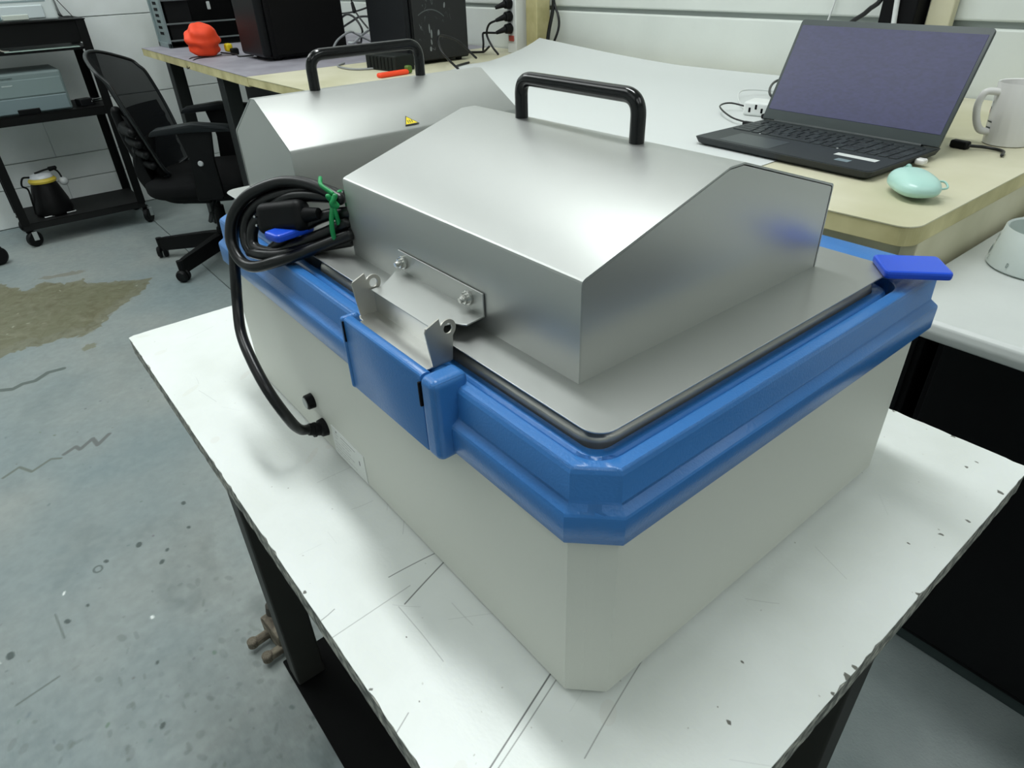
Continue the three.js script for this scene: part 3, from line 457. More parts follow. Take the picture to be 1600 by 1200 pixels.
{ // black drawer box under the grey desk
  const t = thing('drawer_unit', 'black drawer unit standing under the desks behind the office chair', 'drawer unit', L(3.36, 1.34, 0));
  part('carcass', box(-0.28, 0.28, -0.25, 0.25, 0.03, 0.76, 0.006), M.blackMatte, t); for (let i = 0; i < 3; i++) { const q = part('drawer', box(-0.272, 0.272, -0.268, -0.25, 0.05 + i * 0.235, 0.28 + i * 0.235, 0.004), std(0x17181a, 0.5), t); part('pull', box(-0.06, 0.06, -0.278, -0.267, 0.225 + i * 0.235, 0.24 + i * 0.235, 0.004), M.black, q); }
  part('plinth', box(-0.26, 0.26, -0.22, 0.22, 0, 0.031, 0.002), M.black, t);
}
{ // big white paper sheet on the cream desk, its far corner curling up the wall
  const nx = 40, ny = 30, pos = [], idx = [], uv = [];
  for (let j = 0; j <= ny; j++) for (let i = 0; i <= nx; i++) {
    const a = i / nx, b = j / ny, u = 0.47 + a * (1.12 + 0.4 * Math.min(1, b / 0.6)), v = 0.79 + b * 0.925 - 0.02 * a;
    const cu = Math.max(0, (a - 0.55) / 0.45), cv = Math.max(0, (b - 0.72) / 0.28), e = Math.max(0, (b - 0.86) / 0.14);
    const h = 0.0012 + 0.046 * (cu * cv) ** 1.25 + 0.012 * e * e + 0.0006 * Math.sin(a * 19) * Math.sin(b * 9 + 1);
    pos.push(v - 1.2, h, -(u - 1.1)); uv.push(a, b);
  }
  const row = nx + 1, n = (nx + 1) * (ny + 1);
  for (let j = 0; j < ny; j++) for (let i = 0; i < nx; i++) { const k = j * row + i; idx.push(k, k + row, k + 1, k + 1, k + row, k + row + 1); }
  const g = new THREE.BufferGeometry(); g.setAttribute('position', new THREE.Float32BufferAttribute(pos, 3)); g.setAttribute('uv', new THREE.Float32BufferAttribute(uv, 2)); g.setIndex(idx); g.computeVertexNormals();
  const m = M.paper.clone(); m.side = THREE.DoubleSide;
  const s = solo('paper_sheet', g, m, 'large white paper sheet covering the cream desk, its far corner curling up', 'paper'); s.position.copy(L(1.1, 1.2, DT));
}
{
  const t = thing('base_cabinet', 'black base cabinet under the cream desk beside the side table', 'cabinet', L(0.72, 1.2, 0));
  part('carcass', box(-0.57, 0.5, -0.26, 0.4, 0.035, T - 0.032, 0.003), M.nearBlack, t); part('plinth', box(-0.57, 0.49, -0.24, 0.38, 0, 0.0352, 0.002), std(0x2c3838, 0.7), t);
  for (const u of [-0.56, -0.03]) part('door', box(u, u + 0.52, -0.266, -0.2595, 0.05, T - 0.05, 0.002), std(0x0b0b0d, 0.5), t);
}
{ // lower white table at the right edge
  const t = thing('side_table', 'low white table with a rounded front edge butted against the cream desk', 'table', L(-0.5, 1.1, 0));
  const top = 0.0224 + T, th = 0.03;
  part('top', along(roundPoly([[-0.405, top - th], [-0.405, top, 0.013], [0.5, top], [0.5, top - th]].map(([a, b, c]) => [a, b, c ?? (a < 0 ? 0.011 : 0.001)]), 0.001), -0.7, 0.645), std(0xd9dcd8, 0.4, 0, { map: noiseTex(256, 6, 4, [198, 202, 199], [5, 5, 5], 131, 1.2, true) }), t);
  part('cabinet', box(-0.66, 0.63, -0.16, 0.48, 0.035, top - th - 0.0005, 0.003), M.nearBlack, t, 'black cabinet body under the white top');
  part('plinth', box(-0.66, 0.628, -0.15, 0.46, 0, 0.0352, 0.002), std(0x2c3838, 0.7), t);
  part('cabinet_door', box(-0.3, 0.28, -0.166, -0.1595, 0.05, top - th - 0.02, 0.002), std(0x0b0b0d, 0.5), t); part('cabinet_door', box(0.285, 0.62, -0.166, -0.1595, 0.05, top - th - 0.02, 0.002), std(0x0b0b0d, 0.5), t);
}

// ---------------------------------------------------------------- laptop and what stands around it
{
  const t = thing('laptop', 'open black laptop with a dim violet screen on the cream desk', 'laptop', L(0.475, 0.92, DT + 0.0002), -0.05);
  const W = 0.358, D = 0.236, BT = 0.0125, shell = std(0x202527, 0.55), deck = std(0x2a3032, 0.5);
  const out = roundPoly([[-W / 2, 0], [W / 2, 0], [W / 2, D], [-W / 2, D]], 0.012, 6);
  const base = part('base', loft([[0.012, 0.001], [0.004, 0.006], [0.0005, 0.0145], [0, 0.0157], [0.0008, 0.016]].map(([d, h]) => ring(-W / 2 + d, W / 2 - d, d, D - d, 0.012, h, true)), { capEnd: true, capStart: true, crease: 0.6 }), shell, t);
  part('palm_deck', slab(out.map(([u, v]) => [u * 0.985, 0.003 + v * 0.98]), 0.016, 0.0168, [], 0.0003), deck, base);
  for (const [u, v] of [[-0.15, 0.03], [0.15, 0.03], [-0.15, 0.2], [0.15, 0.2]]) part('foot', cyl(L(u, v, 0), L(u, v, 0.002), 0.006), M.rubber, base);
  part('touchpad', slab(roundPoly([[0.02, 0.012], [0.128, 0.012], [0.128, 0.082], [0.02, 0.082]], 0.003), 0.0168, 0.0171), std(0x3d4446, 0.4), base, 'slightly paler touchpad');
  part('sticker', slab([[-0.078, 0.062], [-0.152, 0.062], [-0.152, 0.078], [-0.078, 0.078]], 0.0168, 0.0171), M.paper, base, 'white paper sticker on the palm rest');
  part('sticker', slab([[-0.098, 0.03], [-0.122, 0.03], [-0.122, 0.045], [-0.098, 0.045]], 0.0168, 0.0171), std(0x7e8e94, 0.4), base, 'small grey sticker on the palm rest');
  const keyMat = [std(0x272d2f, 0.5), std(0x2c3335, 0.5), std(0x22282a, 0.5)];
  const rows = [[0.196, 0.011, 18], [0.179, 0.0145, 18], [0.162, 0.0145, 17], [0.145, 0.0145, 17], [0.128, 0.0145, 16], [0.111, 0.0145, 12]];
  rows.forEach(([v, dv, n], r) => { let u = 0.168; const tot = 0.336, ws = Array.from({ length: n }, (_, i) => (r > 1 && i === 0 ? 1.2 + r * 0.22 : r === 5 && i === 3 ? 5 : r > 1 && i === n - 5 ? 1.6 : 1)); const sum = ws.reduce((a, b) => a + b, 0);
    ws.forEach((w, i) => { const du = tot * w / sum; part('key', box(u - du + 0.0018, u - 0.0018, v - dv / 2, v + dv / 2, 0.0166, 0.0182, 0.0007, 1), keyMat[(i * 7 + r * 3) % 3], base); u -= du; }); });
  part('key_lamp', box(0.1, 0.103, 0.1015, 0.1045, 0.0166, 0.0174, 0.0003, 1), M.white, base); part('key_lamp', box(-0.062, -0.059, 0.1015, 0.1045, 0.0166, 0.0174, 0.0003, 1), M.white, base);
  // screen half, leaning back about the hinge
  const sc = new THREE.Group(); sc.name = 'screen'; sc.position.copy(L(0, D - 0.018, 0.017)); sc.rotation.z = -0.43; t.add(sc);
  const SH = 0.197;
  part('bezel', across(roundPoly([[-W / 2, 0.002], [W / 2, 0.002], [W / 2, SH, 0.008], [-W / 2, SH, 0.008]], 0.002, 5), -0.0035, 0.003, 0.001), std(0x3c4444, 0.5), sc);
  const scrTex = noiseTex(256, 48, 2, [46, 49, 88], [4, 4, 7], 143, 1, true);
  const disp = box(-W / 2 + 0.006, W / 2 - 0.006, -0.0042, -0.0032, 0.022, SH - 0.011, 0.0003, 1); { const p = disp.attributes.position, uv = disp.attributes.uv; for (let i = 0; i < p.count; i++) uv.setXY(i, 0.5 + p.getZ(i) / (W - 0.012), (p.getY(i) - 0.022) / (SH - 0.033)); }
  part('display', disp, std(0x0b0c12, 0.3, 0, { emissive: 0xffffff, emissiveMap: scrTex, emissiveIntensity: 0.9 }), sc, 'dim violet display, nearly off');
  part('hinge_bar', cyl(L(-0.15, D - 0.016, 0.0165), L(0.15, D - 0.016, 0.0165), 0.0062, 0.0062, 14), std(0x2c3334, 0.5), t);
  part('usb_receiver', [box(-0.193, -0.176, 0.144, 0.16, 0.004, 0.0135, 0.0035, 3)], M.whiteGloss, base, 'white wireless receiver plugged into the side');
}
{
  const t = thing('mouse', 'pale mint green computer mouse on the desk corner in front of the laptop', 'mouse', L(0.222, 0.893, DT), -0.78);
  const g = new THREE.SphereGeometry(1, 40, 28); const p = g.attributes.position;
  for (let i = 0; i < p.count; i++) { let x = p.getX(i), y = p.getY(i), z = p.getZ(i); const sx = Math.sign(x) * Math.abs(x) ** 0.8, sz = Math.sign(z) * Math.abs(z) ** 0.75; y = y < 0 ? y * 0.5 : Math.pow(y, 0.85); p.setXYZ(i, sx * 0.031, 0.0165 + y * (y > 0 ? 0.02 - z * 0.003 : 0.026), sz * 0.047); }
  g.computeVertexNormals(); const body = part('shell', g, std(0xb4dcd2, 0.28), t);
  part('wheel', (() => { const q = new THREE.TorusGeometry(0.006, 0.003, 10, 20); q.rotateY(Math.PI / 2); q.translate(0, 0.0305, -0.03); return q; })(), std(0x8fb8ae, 0.5), t);
  part('button_seam', box(0.012, 0.046, -0.0004, 0.0004, 0.0285, 0.0318, 0.0001, 1), std(0x8fb6ac, 0.5), t);
  part('strap', tube([L(0.0, 0.028, 0.021), L(-0.004, 0.04, 0.022), L(-0.014, 0.042, 0.016), L(-0.016, 0.028, 0.014)], 0.0016, 20, 8), std(0xa6d0c6, 0.5), t);
}
{
  const t = thing('mug', 'off-white ceramic mug with a handle and printed marks behind the laptop', 'mug', L(0.245, 1.325, DT), 0);
  part('bowl', lathe([[0, 0], [0.034, 0], [0.037, 0.002], [0.04, 0.05], [0.0425, 0.104], [0.0418, 0.1062], [0.0395, 0.105], [0.037, 0.05], [0.034, 0.006], [0, 0.006]], 48), M.whiteGloss, t);
  const hd = part('handle', tube([L(0.027, -0.028, 0.09), L(0.045, -0.042, 0.09), L(0.051, -0.044, 0.07), L(0.047, -0.042, 0.045), L(0.038, -0.036, 0.026), L(0.026, -0.027, 0.022)], 0.0062, 50, 12), M.whiteGloss, t);
  const ink = std(0x3f4a48, 0.5);
  const mark = (a, h, w, hh, m) => { const q = new THREE.CylinderGeometry(0.0413, 0.0405, hh, 8, 1, true, a, w); q.translate(0, h, 0); return part('printed_mark', q, m, t); };
  mark(3.62, 0.062, 0.12, 0.004, ink); mark(3.72, 0.07, 0.06, 0.008, ink); mark(3.55, 0.056, 0.1, 0.007, std(0xc06a68, 0.5)); mark(3.78, 0.04, 0.34, 0.003, ink); mark(3.8, 0.03, 0.34, 0.003, ink);
}
{ // translucent measuring cup
  const t = thing('plastic_beaker', 'small translucent white plastic beaker with faint grey print on the side table', 'beaker', L(0.052, 0.972, 0.0224 + T), 0.2);
  const prof = [[0, 0.0008], [0.062, 0.0008], [0.0655, 0.0035], [0.0565, 0.052], [0.056, 0.057], [0.0545, 0.0585], [0.0525, 0.056], [0.053, 0.051], [0.0625, 0.0045], [0, 0.0028]];
  part('cup', lathe(prof, 48), new THREE.MeshPhysicalMaterial({ color: 0xdfe7e4, roughness: 0.45, transmission: 0.35, thickness: 0 }), t);
  const tx = canvasTex(512, 128, (g) => { g.clearRect(0, 0, 512, 128); g.fillStyle = '#7d8a88'; g.font = 'bold 44px sans-serif'; g.fillText('93', 40, 54); g.fillRect(30, 70, 44, 34); g.fillRect(80, 76, 12, 30); g.font = '24px sans-serif'; g.fillText('D', 300, 112); g.fillText('2', 120, 120); });
  const q = new THREE.CylinderGeometry(0.0574, 0.0661, 0.046, 40, 1, true, 3.0, 1.9); q.translate(0, 0.028, 0);
  part('printed_scale', q, std(0xffffff, 0.5, 0, { map: tx, transparent: true, alphaTest: 0.2 }), t);
  part('spout_cut', box(-0.038, -0.024, -0.0435, -0.0405, 0.05, 0.053, 0.0008, 1), std(0x4a5250, 0.6), t);
}
{
  const V = (a) => a.map(([u, v, h]) => L(u, v, DT + h));
  const c1 = thing('charging_cable', 'thin dark cable looping out from the left side of the laptop', 'cable', L(0.68, 1.2, DT)); const rel = (a) => a.map(([u, v, h]) => L(u - 0.68, v - 1.2, h));
  part('cable', tube(rel([[0.664, 1.13, 0.009], [0.72, 1.145, 0.012], [0.79, 1.2, 0.018], [0.795, 1.25, 0.018], [0.74, 1.26, 0.01], [0.68, 1.225, 0.006]]), 0.0019, 70), M.cable, c1);
  part('connector', [box(-0.028, -0.004, -0.078, -0.066, 0.004, 0.0125, 0.003), box(-0.012, 0.012, 0.016, 0.03, 0.002, 0.012, 0.003)], M.rubber, c1);
  const c2 = solo('cable', tube(V([[0.62, 1.34, 0.008], [0.72, 1.36, 0.012], [0.79, 1.4, 0.02], [0.85, 1.52, 0.03], [0.83, 1.62, 0.03], [0.7, 1.64, 0.012], [0.6, 1.6, 0.006]]), 0.0032, 80), M.cable, 'thicker black cable bent in a square loop behind the laptop', 'cable');
  solo('cable', tube(V([[0.76, 1.26, 0.004], [0.83, 1.33, 0.012], [0.88, 1.42, 0.016], [0.84, 1.48, 0.012], [0.75, 1.47, 0.006], [0.62, 1.45, 0.004]]), 0.0018, 80), M.whiteCable, 'thin white cable lying behind the laptop and its power block', 'cable');
  const p = thing('power_block', 'white socket block with three black slots on the paper left of the laptop', 'power socket', L(0.72, 1.255, DT + 0.0015), 0.2);
  part('case', box(-0.035, 0.03, -0.028, 0.03, 0, 0.03, 0.006, 3), M.white, p); for (const [du, dh] of [[-0.014, 0.013], [0.0, 0.02], [0.014, 0.013]]) part('slot', box(du - 0.0025, du + 0.0025, -0.0288, -0.0272, dh - 0.005, dh + 0.005, 0.0008, 1), M.nearBlack, p);
  const a = thing('power_adapter', 'black plug and cable end lying between the laptop and the mug', 'power adapter', L(0.285, 1.235, DT), -0.15);
  part('plug', box(-0.012, 0.02, -0.008, 0.008, 0, 0.014, 0.004, 3), M.rubber, a); part('cable', tube([L(-0.01, 0, 0.007), L(-0.03, 0.02, 0.005), L(-0.06, 0.02, 0.004), L(-0.075, -0.01, 0.004)], 0.0028, 30), M.cable, a);
}

// ---------------------------------------------------------------- computer cases on the far end of the desks
{
  const t = thing('computer_tower', 'plain black computer tower standing on the grey desk beside the orange cap', 'computer', L(2.72, 0.912, DT), 0);
  const W = 0.26, D = 0.33, H = 0.44;
  part('case', box(0.0, W, 0.0, D, 0.012, H, 0.006), M.nearBlack, t);
  part('front_bezel', box(0.002, W - 0.002, -0.035, 0.002, 0.014, H - 0.004, 0.016, 4), std(0x131416, 0.45), t);
  part('side_panel', box(-0.004, 0.001, 0.02, D - 0.01, 0.02, H - 0.01, 0.002), std(0x070708, 0.6), t);
  for (const [u, v] of [[0.03, 0.03], [W - 0.03, 0.03], [0.03, D - 0.05], [W - 0.03, D - 0.05]]) part('foot', cyl(L(u, v, 0), L(u, v, 0.013), 0.014, 0.016, 16), M.rubber, t);
  part('power_button', cyl(L(0.13, -0.033, 0.38), L(0.13, -0.038, 0.38), 0.012, 0.011, 20), M.chrome, t);
  part('drive_door', box(0.05, 0.21, -0.0385, -0.034, 0.29, 0.335, 0.002), M.black, t);
}
{
  const dust = canvasTex(512, 512, (g, w, h) => { g.fillStyle = '#0e0f11'; g.fillRect(0, 0, w, h); for (let i = 0; i < 90; i++) { const x = rr(60, 360), y = rr(0, 460); g.strokeStyle = `rgba(190,200,200,${rr(0.05, 0.4).toFixed(2)})`; g.lineWidth = rr(0.8, 5); g.beginPath(); g.moveTo(x, y); g.quadraticCurveTo(x + rr(-16, 16), y + rr(-20, 20), x + rr(-26, 26), y + rr(-24, 24)); g.stroke(); }
    g.strokeStyle = 'rgba(180,190,190,0.4)'; g.lineWidth = 4; g.beginPath(); g.moveTo(60, 330); g.quadraticCurveTo(180, 290, 290, 340); g.stroke();
    for (const [x, y] of [[150, 380], [165, 400], [160, 430], [150, 455], [230, 400], [300, 300], [310, 270]]) { g.fillStyle = 'rgba(205,212,212,0.55)'; g.beginPath(); g.ellipse(x, y, rr(4, 10), rr(8, 18), rr(-0.6, 0.6), 0, 7); g.fill(); } });
  const t = thing('computer_tower', 'dusty scuffed black computer tower standing on the cream desk beside the wall sockets', 'computer', L(2.12, 1.205, DT), 0);
  const W = 0.29, D = 0.245, H = 0.45;
  part('case', box(0, W, 0, D, 0.01, H, 0.006), std(0x0d0e10, 0.5), t);
  const sp = box(-0.004, 0.001, 0.006, D - 0.006, 0.014, H - 0.006, 0.002); { const p = sp.attributes.position, uv = sp.attributes.uv; for (let i = 0; i < p.count; i++) uv.setXY(i, p.getX(i) / D, p.getY(i) / H); }
  part('side_panel', sp, std(0xffffff, 0.5, 0, { map: dust }), t, 'black side panel with pale scuffs and dust');
  part('front_bezel', box(0.004, W - 0.004, -0.02, 0.002, 0.012, H - 0.004, 0.01, 3), std(0x16181b, 0.45), t);
  part('drive_bay', box(0.05, W - 0.05, -0.023, -0.019, 0.33, 0.37, 0.002), std(0x232629, 0.4), t);
  for (const [u, v] of [[0.03, 0.02], [W - 0.03, 0.02], [0.03, D - 0.03], [W - 0.03, D - 0.03]]) part('foot', cyl(L(u, v, 0), L(u, v, 0.011), 0.012, 0.013, 14), M.rubber, t);
  const box2 = thing('adapter_box', 'dark ribbed adapter box lying in front of the dusty computer tower', 'adapter', L(2.06, 1.125, DT), 0.15);
  part('case', box(-0.02, 0.15, -0.055, 0.03, 0.0, 0.05, 0.005), std(0x1c201e, 0.6), box2); for (let i = 0; i < 7; i++) part('rib', box(0.0 + i * 0.02, 0.008 + i * 0.02, -0.0575, -0.054, 0.006, 0.044, 0.001, 1), std(0x121413, 0.6), box2);
}
{
  const t = thing('open_computer_case', 'open silver computer chassis with a black interior at the far end of the grey desk', 'computer', L(3.7, 0.79, DT), 0);
  const W = 0.2, D = 0.4, H = 0.42, zinc = std(0x93a3a4, 0.4, 0.6), dark = std(0x0d0e0f, 0.7);
  part('front_frame', [box(0, W, -0.012, 0.0, 0.0, 0.022, 0.002), box(0, W, -0.012, 0.0, H - 0.02, H, 0.002), box(0, 0.022, -0.012, 0.0, 0, H, 0.002), box(W - 0.022, W, -0.012, 0.0, 0, H, 0.002), box(0.02, W - 0.02, -0.006, -0.002, 0.0, H, 0.001)], zinc, t, 'pale zinc front frame');
  for (let i = 0; i < 9; i++) part('vent_slot', box(0.07, 0.13, -0.0075, -0.005, 0.055 + i * 0.026, 0.068 + i * 0.026, 0.002), M.nearBlack, t);
  part('tray', box(W - 0.004, W, 0, D, 0.002, H, 0.001), dark, t); part('floor_panel', box(0, W, 0, D, 0.0, 0.004, 0.001), dark, t); part('top_panel', box(0, W, 0, D, H - 0.004, H, 0.001), dark, t); part('rear_panel', box(0, W, D - 0.004, D, 0, H, 0.001), dark, t);
  for (const h of [0.028, 0.1, 0.2, 0.235]) part('edge_bar', box(-0.003, 0.005, 0.0, D, h, h + 0.007, 0.001), std(0x767d7d, 0.4, 0.5), t);
  part('drive_cage', box(0.02, W - 0.02, 0.015, 0.13, 0.02, 0.32, 0.003), std(0x121314, 0.7), t);
  part('loose_cable', [tube([L(0.03, -0.01, 0.4), L(0.05, -0.02, 0.33), L(0.09, -0.02, 0.31), L(0.13, -0.015, 0.36)], 0.003, 40), tube([L(0.0, 0.27, 0.34), L(-0.006, 0.25, 0.28), L(-0.008, 0.235, 0.24)], 0.004, 24)], M.whiteCable, t);
  part('cable_plug', [box(-0.014, -0.002, 0.222, 0.25, 0.205, 0.245, 0.003), box(-0.013, -0.003, 0.208, 0.224, 0.155, 0.19, 0.004)], std(0xb6bbb9, 0.5), t);
}
{ // crumpled orange cap
  const t = thing('orange_cap', 'crumpled bright orange fabric cap on the grey desk in front of the open chassis', 'bag', L(3.17, 0.785, DT), 0.1);
  const g = new THREE.SphereGeometry(1, 44, 30), p = g.attributes.position;
  for (let i = 0; i < p.count; i++) { const v = new THREE.Vector3().fromBufferAttribute(p, i); const k = 1 + 0.07 * Math.sin(v.x * 5 + v.y * 4) * Math.sin(v.z * 6 + 1) + 0.05 * Math.sin(v.y * 9 + v.z * 4) - (v.y < -0.2 && v.y > -0.5 ? 0.06 : 0); v.multiplyScalar(k); p.setXYZ(i, v.x * 0.072, 0.062 + Math.max(v.y, -0.86) * 0.068, v.z * 0.06); }
  g.computeVertexNormals(); part('cloth', g, M.orange, t);
  part('cord', [tube([L(-0.03, 0.055, 0.012), L(-0.1, 0.09, 0.006), L(-0.17, 0.07, 0.004), L(-0.2, 0.12, 0.004)], 0.003, 40), tube([L(-0.04, 0.05, 0.006), L(-0.07, 0.0, 0.004), L(-0.09, -0.09, 0.003), L(-0.075, -0.113, -0.025), L(-0.045, -0.113, -0.03), L(-0.02, -0.08, 0.002), L(-0.03, 0.02, 0.006)], 0.002, 70)], M.cable, t);
  part('clip', [box(-0.055, -0.02, 0.075, 0.105, 0.012, 0.046, 0.01, 3)], M.yellow, t, 'yellow plastic clip'); part('cord_stop', box(-0.075, -0.05, 0.085, 0.12, 0.0, 0.028, 0.008, 3), M.rubber, t);
}
{
  const t = thing('orange_tool', 'flat bright orange plastic tool with a green tip lying on the cream desk', 'tool', L(1.965, 1.02, DT), 0.08);
  part('handle', box(-0.014, 0.014, -0.058, 0.06, 0, 0.015, 0.007, 4), M.orange, t); part('tip', box(-0.012, 0.012, 0.055, 0.075, 0.002, 0.026, 0.006, 3), std(0x4e6b1c, 0.5), t);
}
{ // wiring on the desk and in the gap between the towers
  const V = (a) => a.map(([u, v, h]) => L(u, v, DT + h));
  solo('cable', tube(V([[2.4, 1.06, 0.004], [2.33, 1.0, 0.004], [2.2, 1.0, 0.004], [2.17, 1.08, 0.004], [2.3, 1.14, 0.004], [2.5, 1.3, 0.012]]), 0.0035, 80), M.greyCable, 'grey cable curled flat on the cream desk below the small lid handle', 'cable');
  solo('cable', tube(V([[2.63, 1.12, 0.005], [2.66, 1.15, 0.035], [2.67, 1.18, 0.06], [2.68, 1.23, 0.08], [2.93, 1.38, 0.061], [2.862, 1.38, 0.049], [2.79, 1.4, 0.027], [2.74, 1.42, 0.006]]), 0.0045, 90), M.greyCable, 'grey cable arching up from the desk beside the plain black tower', 'cable');
  solo('cable', tube(V([[2.74, 1.42, 0.1], [2.814, 1.42, 0.079], [2.907, 1.42, 0.049], [3.0, 1.42, 0.012], [3.06, 1.42, 0.007]]), 0.0055, 50), std(0xc3c8c8, 0.5), 'pale slanting cable in the gap between the two black towers', 'cable');
  solo('cable', tube(V([[3.24, 1.45, 0.07], [3.133, 1.45, 0.115], [3.072, 1.45, 0.122], [3.008, 1.45, 0.103], [2.965, 1.45, 0.062], [2.985, 1.45, 0.025], [3.02, 1.46, 0.007], [3.1, 1.47, 0.006]]), 0.005, 80), M.cable, 'black cable hanging in a round bend between the two black towers', 'cable');
  solo('cable', tube(V([[3.5, 1.56, 0.006], [3.378, 1.55, 0.046], [3.252, 1.55, 0.082], [3.151, 1.55, 0.105], [2.987, 1.55, 0.102], [2.8, 1.56, 0.06]]), 0.005, 60), M.cable, 'black cable rising to the right between the two black towers', 'cable');
  solo('cable', tube(V([[3.316, 1.51, 0.114], [3.119, 1.51, 0.131], [2.878, 1.51, 0.17], [2.7, 1.53, 0.2]]), 0.004, 40), M.cable, 'upper black cable stretched across the gap between the two black towers', 'cable');
  const d = thing('plug_lead', 'black lead with a straight moulded plug hanging between the towers', 'cable', L(3.08, 1.48, DT)); part('lead', tube([L(0.02, 0, 0.24), L(0.01, 0, 0.18), L(-0.003, 0, 0.144), L(-0.049, 0, 0.108), L(-0.117, 0, 0.068), L(-0.185, 0, 0.029), L(-0.22, 0.0, 0.006)], 0.004, 60), M.cable, d); part('plug', cyl(L(0.008, 0, 0.172), L(-0.012, -0.002, 0.128), 0.007, 0.01, 14, 0.003), M.rubber, d);
  solo('cable', tube(V([[2.0, 1.36, 0.005], [1.96, 1.28, 0.005], [1.9, 1.24, 0.006], [1.93, 1.2, 0.06], [2.0, 1.24, 0.1], [2.01, 1.32, 0.08], [1.98, 1.38, 0.02]]), 0.004, 90), M.cable, 'black cable coiled against the side of the dusty tower', 'cable');
}

// ---------------------------------------------------------------- wall services
{
  const t = thing('socket_strip', 'tall white socket strip with black plugs standing on the desk against the wall', 'socket strip', L(2.09, 1.66, DT));
  part('body', box(0, 0.055, 0, 0.09, 0, 0.5, 0.004), M.white, t);
  const plug = (h, long) => { const q = part('plug', [cyl(L(0.03, -0.001, h), L(0.03, -0.03, h), 0.019, 0.017, 24, 0.004), cyl(L(0.03, -0.026, h), L(0.05, -0.06, h - 0.012), 0.012, 0.006, 16)], M.rubber, t); return q; };
  plug(0.131); plug(0.0885); plug(0.174);
  part('switch', box(0.012, 0.04, -0.006, 0.001, 0.044, 0.064, 0.002), std(0xa84a3e, 0.4), t, 'small red rocker switch');
  part('plug_lead', [tube([L(0.05, -0.06, 0.119), L(0.075, -0.075, 0.105), L(0.085, -0.08, 0.07), L(0.06, -0.075, 0.03), L(0.03, -0.07, 0.004)], 0.0042, 50), tube([L(0.05, -0.06, 0.0765), L(0.11, -0.07, 0.075), L(0.118, -0.075, 0.07), L(0.11, -0.08, 0.04), L(0.105, -0.085, 0.01), L(0.06, -0.09, 0.03)], 0.0042, 60), tube([L(0.105, -0.085, 0.008), L(0.16, -0.1, 0.005), L(0.25, -0.14, 0.004)], 0.0042, 30)], M.cable, t);
  const post = thing('wall_post', 'narrow cream painted post running up the wall beside the socket strip', 'post', L(2.0, 1.69, DT));
  part('post', box(0, 0.065, 0, 0.068, 0, CEIL - DT - 0.001, 0.004), M.creamEdge, post);
  const c = thing('wall_cables', 'pair of black cables running down the wall right of the cream post', 'cable', L(1.97, 1.735, DT));
  part('cable', tube([L(0.0, 0, 0.9), L(0.0, 0.0, 0.4), L(-0.005, 0, 0.26), L(-0.02, -0.005, 0.17), L(0.0, -0.01, 0.08), L(0.0, -0.02, 0.03)], 0.007, 60), M.cable, c);
  part('cable', tube([L(-0.012, 0, 0.9), L(-0.012, 0.0, 0.4), L(-0.015, 0, 0.2), L(-0.05, -0.005, 0.13), L(-0.055, -0.01, 0.09), L(-0.04, -0.02, 0.045)], 0.0045, 60), M.cable, c);
  const col = thing('cable_channel', 'black upright cable channel on the wall behind the laptop screen', 'cable channel', L(0.62, 1.69, DT));
  part('channel', box(0, 0.085, 0, 0.068, 0.02, CEIL - DT - 0.002, 0.004), M.nearBlack, col); part('clip', box(-0.004, 0.089, -0.003, 0.06, 0.03, 0.05, 0.002), M.black, col);
  part('white_cable', tube([L(0.05, -0.008, 0.9), L(0.05, -0.008, 0.3), L(0.045, -0.009, 0.2), L(0.03, -0.012, 0.08), L(0.02, -0.02, 0.01)], 0.006, 50), M.whiteCable, col); part('black_cable', tube([L(0.088, 0.02, 0.5), L(0.09, 0.02, 0.24), L(0.13, 0.03, 0.18), L(0.18, 0.04, 0.14), L(0.2, 0.04, 0.05)], 0.006, 50), M.cable, col);
  const strip = thing('wall_strip', 'thin cream strip on the wall right of the black cable channel', 'strip', L(0.555, 1.73, DT)); part('strip', box(0, 0.055, 0, 0.028, 0.02, CEIL - DT - 0.002, 0.004), M.creamPanel, strip);
  solo('cable', tube([L(0.835, 1.752, DT + 0.9), L(0.85, 1.752, DT + 0.3), L(0.872, 1.75, DT + 0.12), L(0.875, 1.74, DT + 0.01)], 0.0025, 40, 8), M.whiteCable, 'thin white cord hanging straight down the wall above the laptop', 'cable');
}

